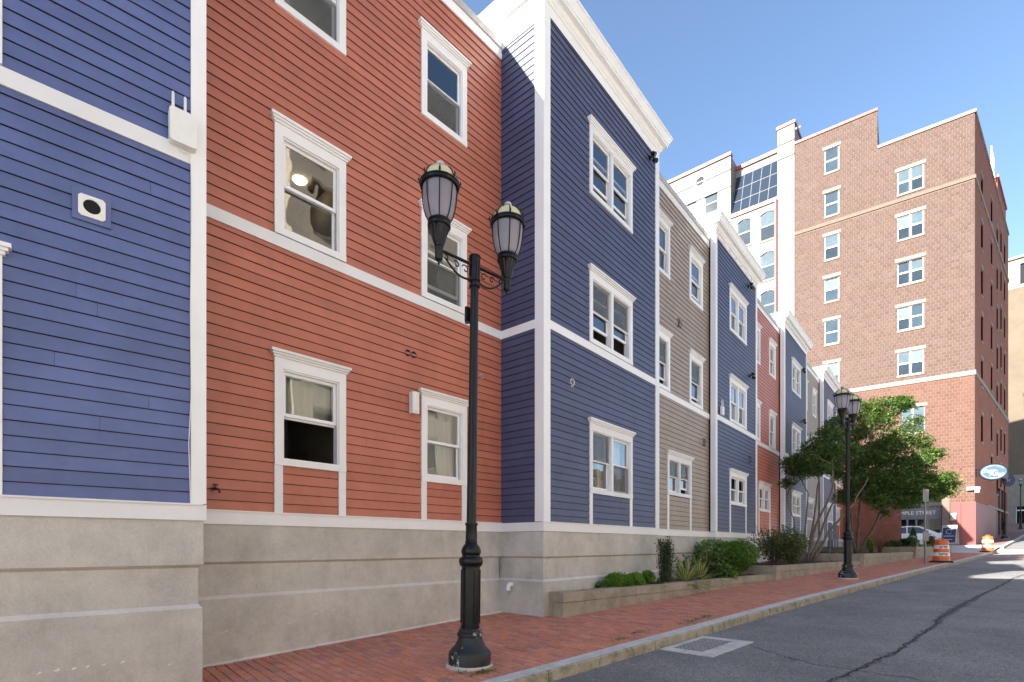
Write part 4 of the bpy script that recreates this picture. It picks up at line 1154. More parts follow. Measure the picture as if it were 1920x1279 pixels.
b.build('string_course', M['wbrick'], wb)
s, z = wpx(1313, 341)
o = MB().lathe([(0.42, 0.0), (0.42, 0.06), (0.56, 0.06), (0.56, 0.0)], 28, close=False).build('round_window_ring', M['wplastic'], wb); o.rotation_euler = (PI / 2, 0, 0); o.location = (s, -0.02, z - tz * 2); 
o2 = MB().lathe([(0.43, 0.02), (0.43, 0.03)], 28).build('round_window_pane', M['dkglass'], wb); o2.rotation_euler = (PI / 2, 0, 0); o2.location = (s, -0.01, z - tz * 2)
o.location.z = z - tz; o2.location.z = z - tz
o.data.transform(Matrix.Translation((0, 0, tz))); o2.data.transform(Matrix.Translation((0, 0, tz)))
# sloped studio glazing
def slope(x, t): return (x, 0.08 + 1.25 * t, zs_ + 0.2 + (gtop - zs_ - 0.2) * t)
M['studio'] = plain('studio_glass', (0.02, 0.03, 0.045), 0.03, 0, 0.1)
nc, nr = 5, 3
for i in range(nc):
    for j in range(nr):
        xa, xb = g0 + 0.05 + (g1 - g0 - 0.1) * i / nc, g0 + 0.05 + (g1 - g0 - 0.1) * (i + 1) / nc
        MB().quad(slope(xa, j / nr), slope(xb, j / nr), slope(xb, (j + 1) / nr), slope(xa, (j + 1) / nr)).build('studio_pane', M['studio'], wb)
b = MB()
for i in range(nc + 1):
    xa = g0 + 0.05 + (g1 - g0 - 0.1) * i / nc; b.tube([slope(xa, 0), slope(xa, 1)], 0.035, 6)
for j in range(nr + 1): b.tube([slope(g0, j / nr), slope(g1, j / nr)], 0.028, 6)
b.build('studio_mullion', M['greyframe'], wb)
MB.zb = 0

# brick end wall beside the alley
EF = Frame(HC.w(33.95, 0.4), math.atan2(-.602, .798))
ew = thing('brick_end_wall', 'shaded red brick wing wall at the alley behind the trees', 'wall', (EF.O[0], EF.O[1], -1.0), EF.a)
MB.zb = -1.0
el = EF.px(1690, 1000)[0]
MB().box(-0.6, el, 0.0, 0.35, -1.0, 3.3).build('wall_core', M['mortar'], ew)
bf = brick_field(-0.6, el + 0.012, -1.0, 3.3, [], 0.0, 9, -1.0); field_obj('brick_facing', *bf, M['wingbrick'], ew)
MB().box(-0.65, el + 0.06, -0.05, 0.40, 3.3, 3.45).build('coping', M['lime'], ew)
MB.zb = 0

# tan block at the far right
TN = Frame(EM(92, 22.0), EA - PI / 2)
tb = thing('tan_building', 'pale tan building with limestone ground floor at the top of the street', 'building', (TN.O[0], TN.O[1], 1.5), TN.a)
MB.zb = 1.5
w0, w1 = TN.px(1913, 520)[0], TN.px(1940, 520)[0]
d0, d1 = TN.px(1905, 985)[0], TN.px(1960, 985)[0]
_, za = TN.px(1905, 550); _, zb_ = TN.px(1905, 497); _, zt_ = TN.px(1900, 488); _, zl = TN.px(1905, 896); _, zm_ = TN.px(1905, 541)
b = MB(); holes_panel(b, 0, 24, zl, zm_, [], 0.0); b.quad((24, 0, 1.5), (24, 20, 1.5), (24, 20, zt_), (24, 0, zt_)).quad((0, 0, zt_), (24, 0, zt_), (24, 20, zt_), (0, 20, zt_)).quad((0, 20, 1.5), (0, 20, zt_), (24, 20, zt_), (24, 20, 1.5)).quad((0, 0, 1.5), (0, 0, zt_), (0, 20, zt_), (0, 20, 1.5))
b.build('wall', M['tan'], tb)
b = MB(); holes_panel(b, 0, 24, zm_, zt_, [(w0, w1, zm_ + .4, zb_)], -0.02); b.build('top_storey', M['lime'], tb)
b = MB(); holes_panel(b, 0, 24, 1.5, zl, [(d0, d1, 2.6, TN.px(1905, 950)[1])], -0.05); b.build('limestone_storey', M['lime'], tb)
MB().box(w0, w1, 0.2, 0.3, zm_ + .4, zb_).build('window_glazing', M['dkglass'], tb)
MB().box(d0, d1, 0.2, 0.3, 2.6, TN.px(1905, 950)[1]).build('shop_glazing', M['dkglass'], tb)
b = MB()
for t in (0, .33, .66, 1): b.box(d0 + (d1 - d0) * t - .06, d0 + (d1 - d0) * t + .06, 0.1, 0.2, 2.6, TN.px(1905, 950)[1])
b.box(d0, d1, 0.1, 0.2, 4.4, 4.55); b.build('window_frame', M['vinyl'], tb)
MB().box(-.1, 24.1, -0.2, 0.1, zl - .15, zl + .35).build('belt_course', M['lime'], tb)
MB().box(-.1, 24.1, -.25, .3, zt_, zt_ + .3).build('cornice', M['lime'], tb)
MB.zb = 0

# unseen neighbours, added to shade the street, bounce sun and stand in window reflections
def block(label, e0, e1, m0, m1, ht, mat, wall_m, rows_, n, name='brick_building'):
    ex, ey = EM((e0 + e1) / 2, wall_m); zg = min(prof(e0), prof(e1)) - 0.3
    o = thing(name, label, 'building', (ex, ey, zg), EA)
    h = (e1 - e0) / 2; d = m1 - m0; s = 1 if wall_m == m0 else -1
    hl = []
    for r in range(rows_):
        for i in range(n):
            x = -h + 2 * h * (i + 0.5) / n; hl.append((x - 0.55, x + 0.55, 2.2 + r * 3.3, 4.0 + r * 3.3))
    b = MB(); holes_panel(b, -h, h, 0, ht - zg, hl, 0.0)
    y = s * d; z = ht - zg
    b.quad((-h, 0, 0), (-h, y, 0), (-h, y, z), (-h, 0, z)).quad((h, 0, 0), (h, y, 0), (h, y, z), (h, 0, z)).quad((-h, y, 0), (h, y, 0), (h, y, z), (-h, y, z)).quad((-h, 0, z - .3), (h, 0, z - .3), (h, y, z - .3), (-h, y, z - .3))
    b.build('wall', mat, o)
    b = MB()
    for q in hl: b.box(q[0], q[1], s * 0.15, s * 0.2, q[2], q[3])
    b.build('window_glazing', M['dkglass'], o)
    b = MB()
    for q in hl: b.box(q[0] - .1, q[1] + .1, min(0, -s * .08), max(0, -s * .08) , q[2] - .15, q[2]).box(q[0] - .1, q[1] + .1, min(0, -s * .06), max(0, -s * .06), q[3], q[3] + .25)
    b.build('sill', M['lime'], o)
    MB().box(-h - .2, h + .2, min(-s * .3, s * .2), max(-s * .3, s * .2), z, z + .5).build('cornice', M['lime'], o)
    return o
block('brick block left of the row, outside the picture', -34, -6.0, 6.6, 16, 12.5, M['tan2'], 6.6, 4, 8)
block('taller buff brick block across the street, outside the picture', -20, 10, -18, -7.6, 10.0, M['tan2'], -7.6, 3, 8)
block('tall tan brick block across the street, outside the picture', 10.6, 27, -18, -7.6, 24.0, M['tan3'], -7.6, 6, 5)
block('low cream block across the street near the crossing, outside the picture', 28, 50, -16, -7.6, 6.0, M['tan2'], -7.6, 2, 6)
# ------------------------------------------------------------------ lamp posts
def lampglass(name):
    m, n, l, b = new_mat(name); p = geo(n)
    b.inputs['Base Color'].default_value = (0.52, 0.51, 0.57, 1); b.inputs['Roughness'].default_value = 0.16
    b.inputs['Transmission Weight'].default_value = 0.5; b.inputs['IOR'].default_value = 1.3
    t = nz(n, l, 30, 3, 0.6, p, (1, 1, 0.1)); bump(n, l, b, t.outputs[0], 0.5, 0.01)
    tr = n.new('ShaderNodeBsdfTranslucent'); tr.inputs[0].default_value = (0.75, 0.73, 0.80, 1)
    mx = n.new('ShaderNodeMixShader'); mx.inputs[0].default_value = 0.35
    l.new(b.outputs[0], mx.inputs[1]); l.new(tr.outputs[0], mx.inputs[2]); l.new(mx.outputs[0], n['Material Output'].inputs['Surface'])
    return m
M['lglass'] = lampglass('ribbed_lamp_glass')
M['dome'] = plain('olive_lamp_dome', (0.55, 0.52, 0.28), 0.25, 0.0, 0.06, 4)
M['worn'] = None
def worn_iron(name):
    m, n, l, b = new_mat(name); p = geo(n)
    t = nz(n, l, 6, 7, 0.72, p); k = ramp(n, l, t.outputs[0], [(0.585, 0), (0.62, 1)])
    l.new(mixc(n, l, k.outputs[0], (0.010, 0.010, 0.011), (0.40, 0.38, 0.36)), b.inputs['Base Color'])
    b.inputs['Roughness'].default_value = 0.5; bump(n, l, b, t.outputs[0], 0.3, 0.01); return m
M['worn'] = worn_iron('flaking_black_base')
def lamp_post(label, e, m, double=True, full=True, k=1.0):
    z = walk_z(e, m) - 0.05; x, y = EM(e, m)
    T = thing('lamp_post', label, 'street lamp', (x, y, z), EA, 'black street lamps along the curb')
    blk = M['black']
    MB().lathe([(0.265, -0.06), (0.265, 0.06), (0.255, 0.072), (0.1, 0.075)], 32).build('footing', M['apron'], T)
    fl = lambda k_, i: 0.06 if i % 2 else 0.0
    o = MB().lathe([(0.235, 0.045), (0.238, 0.19), (0.225, 0.215), (0.205, 0.235), (0.17, 0.275), (0.142, 0.33), (0.132, 0.375), (0.145, 0.385), (0.145, 0.415), (0.128, 0.43), (0.128, 0.45), (0.112, 0.465)], 32).build('base_bell', M['worn'], T); shade_auto(o)
    o = MB().lathe([(0.108, 0.46), (0.108, 0.50), (0.102, 0.505), (0.102, 1.14), (0.108, 1.145), (0.108, 1.16)], 16).build('pedestal', blk, T); shade_auto(o, 20)
    b = MB()
    for i in range(6):
        a = 2 * PI * i / 6 + 0.3
        b.tube([(0.104 * math.cos(a), 0.104 * math.sin(a), 0.52), (0.104 * math.cos(a), 0.104 * math.sin(a), 1.12)], 0.008, 5)
    b.build('panel_bead', blk, T)
    o = MB().lathe([(0.11, 1.155), (0.128, 1.17), (0.136, 1.20), (0.136, 1.225), (0.125, 1.25), (0.105, 1.262), (0.10, 1.28), (0.11, 1.30), (0.112, 1.335), (0.095, 1.375), (0.075, 1.40), (0.066, 1.41), (0.07, 1.425), (0.07, 1.435), (0.06, 1.445)], 32,
                  flute=lambda k_, i: (0.05 if (i + k_) % 3 == 0 and 1 <= k_ <= 3 else 0)).build('collar', blk, T); shade_auto(o)
    o = MB().lathe([(0.062, 1.44), (0.066, 1.47), (0.062, 1.60), (0.072, 1.625), (0.072, 1.64), (0.058, 1.645)], 28, flute=lambda k_, i: (0.07 if i % 4 == 0 else 0)).build('leaf_sleeve', blk, T); shade_auto(o)
    o = MB().lathe([(0.056, 1.64), (0.050, 3.2), (0.046, 4.30)], 32, flute=lambda k_, i: 0.10 if i % 4 == 0 else 0.0).build('post', blk, T); shade_auto(o, 15)
    arm = 0.48; zA = 4.52
    if double:
        o = MB().lathe([(0.05, 4.27), (0.062, 4.28), (0.062, 4.30), (0.052, 4.31), (0.052, 4.33), (0.066, 4.345), (0.066, 4.36)], 20).build('neck_ring', blk, T); shade_auto(o)
        b = MB(); P = [(0.062 * math.cos(PI / 8 + i * PI / 4), 0.062 * math.sin(PI / 8 + i * PI / 4)) for i in range(8)]
        b.prism(P, 'z', 4.36, 4.61); b.lathe([(0.066, 4.61), (0.066, 4.625), (0.045, 4.64), (0.01, 4.645)], 16)
        b.build('crosshead', blk, T)
        b = MB()
        for q in range(4):
            a = q * PI / 2; c_, s_ = math.cos(a), math.sin(a)
            for (u, v0, v1) in ((-0.018, 4.39, 4.58), (0.018, 4.39, 4.58)):
                b.tube([(0.060 * c_ - u * s_, 0.060 * s_ + u * c_, v0), (0.060 * c_ - u * s_, 0.060 * s_ + u * c_, v1)], 0.004, 4)
        b.build('crosshead_panel', blk, T)
        spots = (-arm, arm)
    else: spots = (0.0,)
    for sx in spots:
        if double:
            d = 1 if sx > 0 else -1; b = MB()
            b.tube([(d * 0.05, 0, zA), (d * (arm - 0.03), 0, zA)], 0.017, 8)
            # scroll under the arm
            P = [(d * 0.06, 0, zA - 0.17)]
            for i in range(1, 12): t = i / 12; P.append((d * (0.06 + 0.36 * t), 0, zA - 0.17 - 0.035 * math.sin(PI * t) + 0.14 * t * t))
            b.tube(P, [0.012] * len(P), 6)
            for (cx_, cz_, r0, t0) in ((0.13, zA - 0.085, 0.05, 0.5), (0.25, zA - 0.075, 0.042, 0.8), (0.39, zA - 0.055, 0.038, 1.1)):
                Q = []
                for i in range(14):
                    w = t0 + i * 0.42; rr = r0 * (1 - i / 17); Q.append((d * (cx_ + rr * math.cos(w)), 0, cz_ + rr * math.sin(w)))
                b.tube(Q, 0.007, 5)
            b.build('arm', blk, T)
        zb = 4.36 if double else 4.25   # bottom of the luminaire
        c = (sx, 0, zb); first = len(bpy.data.objects)
        lum = MB().lathe([(0.008, -0.005), (0.014, 0.008), (0.011, 0.02), (0.018, 0.035), (0.03, 0.045), (0.042, 0.06), (0.042, 0.20), (0.048, 0.205), (0.048, 0.22), (0.056, 0.235), (0.062, 0.245)], 20, c).build('luminaire_stem', blk, T); shade_auto(lum)
        o = MB().lathe([(0.058, 0.235), (0.066, 0.26), (0.09, 0.36), (0.112, 0.42), (0.122, 0.43), (0.122, 0.46), (0.112, 0.475), (0.12, 0.485), (0.12, 0.50)], 36, c, flute=lambda k_, i: 0.09 if i % 3 == 0 and 1 <= k_ <= 3 else 0).build('cup', blk, lum); shade_auto(o, 25)
        gp = [(0.106, 0.495), (0.134, 0.55), (0.152, 0.62), (0.165, 0.70), (0.173, 0.78), (0.177, 0.85), (0.177, 0.89)]
        MB().lathe(gp, 64, c, flute=lambda k_, i: 0.018 if i % 2 else 0.0).build('globe', M['lglass'], lum, True)
        o = MB().lathe([(0.176, 0.878), (0.198, 0.88), (0.206, 0.888), (0.206, 0.912), (0.213, 0.916), (0.213, 0.93), (0.20, 0.938), (0.17, 0.94)], 40, c).build('ring_band', blk, lum); shade_auto(o, 25)
        dm = [(0.192, 0.932), (0.188, 0.965), (0.170, 1.015), (0.138, 1.06), (0.09, 1.095), (0.03, 1.112)]
        MB().lathe(dm, 40, c).build('dome', M['dome'], lum, True)
        b = MB()
        for i in range(8):
            a = 2 * PI * i / 8 + 0.2; ca, sa_ = math.cos(a), math.sin(a)
            b.tube([(sx + (r + .008) * ca, (r + .008) * sa_, zb + z_) for r, z_ in gp], 0.0065, 5)
            b.tube([(sx + (r + .007) * ca, (r + .007) * sa_, zb + z_) for r, z_ in dm], 0.0065, 5)
            b.tube([(sx + 0.205 * ca, 0.205 * sa_, zb + 0.93), (sx + 0.222 * ca, 0.222 * sa_, zb + 0.965), (sx + 0.212 * ca, 0.212 * sa_, zb + 0.99)], [0.012, 0.010, 0.004], 5)
        b.build('rib', blk, lum)
        o = MB().lathe([(0.05, 1.098), (0.052, 1.115), (0.034, 1.125), (0.032, 1.14)], 20, c).build('finial_neck', blk, lum); shade_auto(o)
        MB().lathe([(0.03, 1.138), (0.044, 1.15), (0.046, 1.165), (0.036, 1.185), (0.012, 1.195)], 20, c).build('finial', M['apron'], lum, True)
        for o in [lum] + [q for q in bpy.data.objects if q.parent == lum]:      # heads 1.09 m tall
            o.data.transform(Matrix.Translation((0, 0, zb)) @ Matrix.Diagonal((1, 1, 0.91, 1)) @ Matrix.Translation((0, 0, -zb)))
    return T
def em_at(px, py, m=4.65):
    r, q = ray(px, py); return m * (ce + se * 0) if 0 else None
lamp1 = lamp_post('nearest black twin-globe lamp post, in front of the red house', 3.52, 4.65)
lamp1.rotation_euler = (0.0087, 0.0097, EA)      # it leans a little
b = MB()   # small photocell box on the near post
b.prism([(-0.05, 0.0), (0.0, 0.055), (0.05, 0.0), (0.05, -0.03), (-0.05, -0.03)], 'z', 3.62, 3.78)
o = b.build('speaker_box', M['black'], lamp1); o.location = (-0.03, 0.07, 0.28)
lamp_post('second black twin-globe lamp post, in front of the trees', 17.04, 4.66)
lamp_post('third black twin-globe lamp post, beyond the oval sign', 56.7, 4.65)
lamp_post('farthest black single-globe lamp post near the tan building', 73.5, 4.85, double=False)

# ------------------------------------------------------------------ planters
PL = [(6.47, 15.1, 5.95, -0.80), (15.1, 22.9, 5.86, -0.57), (22.9, 30.9, 5.72, -0.31), (30.9, 40.2, 5.60, -0.06)]
PN = ['lowest concrete planter, nearest, holding clipped shrubs and yucca', 'second concrete planter, holding the multi-stem tree', 'third concrete planter, behind the second lamp post', 'highest concrete planter, beside the alley']
planters = []
for i, (e0, e1, m0, zt_) in enumerate(PL):
    zg = prof(e0) - 0.1
    x, y = EM(e0, m0)
    p = thing('planter', PN[i], 'planter', (x, y, zg), EA, 'stepped concrete planters along the row')
    planters.append(p); MB.zb = zg
    ln = e1 - e0; T_ = 0.21; e = 0.0; kr = random.Random(i + 40)
    back = 5.2
    while e < ln - 0.05:
        w = min(kr.choice([1.5, 2.1, 2.4]), ln - e)
        if ln - e - w < 0.6: w = ln - e
        if w > 0.02:
            MB().box(e + 0.004, e + w - 0.004, 0.012, T_, zg, zt_ - 0.172).build('wall_block', M['stone'], p)
            MB().box(e + 0.004, e + w - 0.004, 0.0, T_ + 0.01, zt_ - 0.165, zt_).build('coping_block', M['stone'], p)
        e += w
    MB().box(0.008, T_, T_ + 0.012, back if i else 0.36, zg, zt_ - 0.002).build('end_wall', M['stone'], p)
    # soil with an uneven surface
    b = MB(); xs = np.linspace(T_ * 0.5, ln + 0.05, max(12, int(ln * 4))); ys = np.linspace(T_ * 0.6, back, 22); rr = random.Random(i)
    vs_ = [(a, c, zt_ - 0.085 + rr.uniform(-.03, .035) + 0.05 * math.sin(a * 1.7) * math.sin(c * 2)) for a in xs for c in ys]; nm = len(ys)
    b.add(vs_, [(k * nm + j, (k + 1) * nm + j, (k + 1) * nm + j + 1, k * nm + j + 1) for k in range(len(xs) - 1) for j in range(nm - 1)])
    b.build('soil', M['mulch'], p, True)
    MB.zb = 0
x0 = PL[3][1]
# ------------------------------------------------------------------ foliage
def leaves(name, parent, mats, P, size, seed, aspect=0.5, up=0.3, droop=0.0, mix=None):
    """P: (n,3) positions in parent space; one folded diamond leaf at each"""
    rg = np.random.default_rng(seed); n_ = len(P)
    th = rg.uniform(0, 2 * PI, n_); el = rg.normal(0.0 - droop, 0.5, n_)
    d = np.stack([np.cos(th) * np.cos(el), np.sin(th) * np.cos(el), np.sin(el)], 1)
    nrm = rg.normal(0, 1, (n_, 3)); nrm[:, 2] = np.abs(nrm[:, 2]) + up
    s = np.cross(d, nrm); s /= np.linalg.norm(s, axis=1)[:, None] + 1e-9
    nn = np.cross(s, d)
    L_ = size * rg.uniform(0.65, 1.35, n_)[:, None]; W_ = L_ * aspect
    base = P; tip = P + d * L_; mid = P + d * L_ * 0.45 + nn * L_ * 0.06
    v = np.empty((n_ * 4, 3)); v[0::4] = base; v[1::4] = mid + s * W_ / 2 - nn * L_ * .08; v[2::4] = tip; v[3::4] = mid - s * W_ / 2 - nn * L_ * .08
    me = bpy.data.meshes.new(name)
    me.vertices.add(n_ * 4); me.vertices.foreach_set('co', v.astype(np.float32).ravel())
    me.loops.add(n_ * 4); me.loops.foreach_set('vertex_index', np.arange(n_ * 4, dtype=np.int32))
    me.polygons.add(n_); me.polygons.foreach_set('loop_start', np.arange(0, n_ * 4, 4, dtype=np.int32))
    me.update(calc_edges=True)
    mi = rg.choice(len(mats), n_, p=mix) if mix else rg.integers(0, len(mats), n_)
    for m in mats: me.materials.append(m)
    me.polygons.foreach_set('material_index', mi.astype(np.int32)); me.update()
    o = bpy.data.objects.new(name, me); COL.objects.link(o); o.parent = parent; return o
def blob(rg, c, r, n_, shell=0.55):
    d = rg.normal(0, 1, (n_, 3)); d /= np.linalg.norm(d, axis=1)[:, None]
    k = rg.uniform(shell, 1.0, n_) ** (1 / 2.0); return np.array(c) + d * k[:, None] * np.array(r)
G = {k: leaf_mat('leaf_' + k, c, t) for k, c, t in (('mid', (0.085, 0.155, 0.035), .35), ('dark', (0.04, 0.085, 0.022), .25), ('lime', (0.19, 0.30, 0.04), .4), ('olive', (0.16, 0.175, 0.05), .4),
     ('holly', (0.035, 0.075, 0.022), .15), ('brown', (0.13, 0.065, 0.035), .3), ('red', (0.20, 0.02, 0.02), .2), ('cream', (0.52, 0.50, 0.20), .3), ('blade', (0.10, 0.16, 0.035), .3), ('bright', (0.115, 0.24, 0.025), .4))}
M['bark'] = concrete('grey_bark', (0.19, 0.15, 0.11), (0.085, 0.065, 0.05), 0.8, 7.0)
M['twig'] = concrete('brown_twig', (0.13, 0.075, 0.05), (0.06, 0.035, 0.025), 0.8, 9.0)
def pos(px, py, d): r, q = ray(px, py); return (r * d, d, q * d)

def tree(label, base, stems, clumps, seed, nleaf, size, mats, mix, group=None):
    T = thing('tree', label, 'tree', base, 0.0, group); rg = np.random.default_rng(seed); rr = random.Random(seed)
    b = MB(); ends = []
    B0 = Vector(base)
    for (pts, r0) in stems:
        P = [Vector(p) - B0 for p in pts]; Q = []
        for i in range(len(P) - 1):
            for j in range(4):
                t = j / 4; q = P[i].lerp(P[i + 1], t); q += Vector((rr.gauss(0, .018), rr.gauss(0, .018), 0)) if (i or j) else Vector(); Q.append(q)
        Q.append(P[-1]); n_ = len(Q)
        b.tube(Q, [r0 * (1 - 0.72 * i / (n_ - 1)) for i in range(n_)], 8)
        ends.append((Q, r0))
    allq = [q for Q, _ in ends for q in Q[len(Q) // 3:]]
    cl = [(Vector(c) - B0, r) for c, r in clumps]
    for c, r in cl:     # a limb to every clump, twigs inside
        q = min(allq, key=lambda a: (a - c).length + 0.6 * max(0, a.z - c.z))
        mid = q.lerp(c, 0.5) + Vector((rr.gauss(0, .06), rr.gauss(0, .06), 0.08))
        b.tube([q, mid, c], [0.022, 0.014, 0.006], 6)
        for k in range(5):
            t = c + Vector((rr.gauss(0, r[0] * .5), rr.gauss(0, r[1] * .5), rr.gauss(0, r[2] * .4)))
            b.tube([mid.lerp(c, 0.5), mid.lerp(t, 0.7), t], [0.010, 0.007, 0.003], 5)
    b.build('trunk', M['bark'], T, True)
    vol = np.array([r[0] * r[1] * r[2] for _, r in cl]) ** 0.72; cnt = (vol / vol.sum() * nleaf).astype(int); Ps = []
    for (c, r), n_ in zip(cl, cnt):
        k = max(3, n_ // 26); tw = blob(rg, c, np.array(r) * 1.08, k, 0.12)      # leaf sprays at twig ends
        for w in tw:
            Ps.append(w + rg.normal(0, 1, (26, 3)) * np.array([0.085, 0.085, 0.035]) * rg.uniform(.6, 1.6))
    leaves('crown', T, mats, np.concatenate(Ps), size, seed + 1, 0.55, 0.8, 0.15, mix)
    return T
# front tree: grey stems fanning from the second planter
d1 = 20.6
bp_ = pos(1513, 1049, d1); bp_ = (bp_[0], bp_[1], -0.68)
st = []
for (pts, r0) in (([(1513, 1050), (1530, 985), (1558, 925), (1562, 870)], 0.06), ([(1516, 1050), (1545, 985), (1565, 935), (1560, 850)], 0.055), ([(1510, 1050), (1508, 1000), (1515, 925), (1490, 880)], 0.045),
                  ([(1520, 1048), (1560, 990), (1600, 945), (1628, 895)], 0.06), ([(1512, 1048), (1528, 960), (1535, 900), (1520, 860)], 0.045), ([(1508, 1048), (1496, 1010), (1478, 940), (1472, 900)], 0.03)):
    dd = [d1, d1 - 0.1, d1 - 0.4, d1 - 0.5]; P = [pos(p[0], p[1], dd[i] + (0.3 if r0 < .05 else -0.1) * i) for i, p in enumerate(pts)]; P[0] = (P[0][0], P[0][1], -0.72); st.append((P, r0))
cl = [(pos(1487, 868, 20.0), (.42, .5, .30)), (pos(1508, 858, 19.6), (.5, .5, .28)), (pos(1538, 855, 20.4), (.55, .6, .32)), (pos(1500, 885, 20.3), (.45, .5, .25)), (pos(1530, 880, 19.5), (.5, .5, .22)),
      (pos(1556, 872, 20.5), (.5, .5, .30)), (pos(1548, 820, 20.5), (.5, .6, .35)), (pos(1572, 800, 21), (.55, .6, .4)), (pos(1560, 845, 19.7), (.5, .5, .3)), (pos(1478, 905, 20.0), (.25, .3, .18)), (pos(1583, 845, 20.8), (.5, .6, .35)), (pos(1520, 838, 20.4), (.35, .4, .22))]
tree('front leafy tree with several grey stems, left of the second lamp post', bp_, st, cl, 11, 26000, 0.082, [G['mid'], G['dark'], G['olive']], [.42, .45, .13], 'small street trees')
d2 = 24.6
bp2 = pos(1606, 1033, d2); bp2 = (bp2[0], bp2[1], -0.42); st = []
for (pts, r0) in (([(1606, 1036), (1610, 985), (1613, 925), (1630, 850)], 0.08), ([(1609, 1036), (1640, 985), (1662, 940), (1690, 880)], 0.085), ([(1604, 1036), (1596, 985), (1594, 930), (1600, 860)], 0.06), ([(1610, 1036), (1650, 975), (1700, 930), (1735, 900)], 0.05)):
    P = [pos(p[0], p[1], d2 - 0.5 * i) for i, p in enumerate(pts)]; P[0] = (P[0][0], P[0][1], -0.46); st.append((P, r0))
cl = []
for (px, py, dd, r) in ((1600, 815, 24, .75), (1640, 790, 23.6, .8), (1672, 762, 23.4, .62), (1692, 757, 23, .45), (1615, 860, 23.5, .9), (1655, 850, 23, .95), (1690, 820, 22.8, .7), (1625, 905, 23, .9), (1670, 900, 22.6, .95), (1712, 872, 22.4, .8),
                        (1735, 905, 22.2, .7), (1700, 915, 22.2, .85), (1758, 900, 22, .5), (1770, 918, 22, .45), (1740, 850, 22.3, .42), (1758, 852, 22.3, .32), (1650, 936, 22.4, .58), (1720, 928, 22.3, .55), (1748, 924, 22, .45), (1690, 940, 22.3, .45),
                        (1580, 880, 23.8, .7), (1585, 930, 23.6, .5), (1600, 770, 23.8, .5), (1632, 760, 23.6, .45), (1690, 950, 23, .2), (1715, 790, 22.8, .35), (1730, 830, 22.5, .4), (1785, 905, 22, .28), (1780, 893, 22, .22), (1660, 960, 22.8, .22)):
    cl.append((pos(px, py, dd), (r * 1.02, r * 1.02, r * 0.74)))
tree('larger green tree spreading in front of the brick tower', bp2, st, cl, 21, 88000, 0.088, [G['mid'], G['dark'], G['olive'], G['bright']], [.36, .30, .20, .14], 'small street trees')

def shrub(name, label, cat, base, rad, n_, size, mats, mix, seed, stems=5, aspect=0.55, lob=5, group=None, stemmat='twig', rz=0.0, shell=0.5, up=0.3, spread=.5):
    T = thing(name, label, cat, base, rz, group); rg = np.random.default_rng(seed); rr = random.Random(seed)
    b = MB(); P = []
    for i in range(lob):
        c = np.array([rr.uniform(-spread, spread) * rad[0], rr.uniform(-spread, spread) * rad[1], rad[2] * rr.uniform(0.7, 1.25)])
        r = np.array(rad) * rr.uniform(0.45, 0.72); P.append(blob(rg, c, r, n_ // lob, shell))
        b.tube([(rr.uniform(-.05, .05), rr.uniform(-.05, .05), -0.06), tuple(c * 0.5 + np.array([0, 0, .05])), tuple(c)], [0.016, 0.011, 0.005], 6)
    for i in range(stems):
        a = rr.uniform(0, 2 * PI); k = rr.uniform(.4, .9)
        b.tube([(rr.uniform(-.06, .06), rr.uniform(-.06, .06), -0.06), (math.cos(a) * rad[0] * k * .5, math.sin(a) * rad[1] * k * .5, rad[2] * .8), (math.cos(a) * rad[0] * k, math.sin(a) * rad[1] * k, rad[2] * rr.uniform(1.2, 1.8))], [0.013, 0.009, 0.004], 5)
    b.build('stems', M[stemmat], T)
    P = np.concatenate(P); P = P[P[:, 2] > 0.0]
    leaves('foliage', T, mats, P, size, seed + 3, aspect, up, 0, mix); return T
def soil_at(px, d, i): r, q = ray(px, 1000); return (r * d, d, PL[i][3] - 0.09)
grp = 'clipped lime green shrubs in the lowest planter'
shrub('clipped_shrub', 'largest rounded lime green clipped shrub, leftmost in the lowest planter', 'shrub', soil_at(1160, 10.25, 0), (.34, .30, .225), 7000, 0.035, [G['lime'], G['bright'], G['mid']], [.5, .35, .15], 31, spread=.28, stems=0, group=grp)
shrub('clipped_shrub', 'middle rounded lime green clipped shrub in the lowest planter', 'shrub', soil_at(1192, 10.55, 0), (.25, .24, .20), 4600, 0.035, [G['lime'], G['bright']], [.6, .4], 32, spread=.25, stems=0, group=grp)
shrub('clipped_shrub', 'smallest lime green clipped shrub, nearest the column-shaped holly', 'shrub', soil_at(1213, 10.85, 0), (.21, .2, .21), 3600, 0.035, [G['lime'], G['bright'], G['mid']], [.4, .4, .2], 33, spread=.25, stems=0, group=grp)
shrub('low_plant', 'small trailing green plant at the left edge of the clipped shrubs', 'plant', soil_at(1128, 10.15, 0), (.14, .14, .10), 380, 0.05, [G['mid'], G['bright']], [.6, .4], 34)
shrub('red_plant', 'small dark red leafy plant beside the column-shaped holly', 'plant', soil_at(1222, 10.8, 0), (.09, .09, .06), 260, 0.05, [G['red'], G['brown']], [.7, .3], 35)
shrub('low_plant', 'small broad-leaved plant at the foot of the column-shaped holly', 'plant', soil_at(1234, 10.9, 0), (.10, .10, .07), 130, 0.10, [G['mid'], G['dark']], [.6, .4], 36)
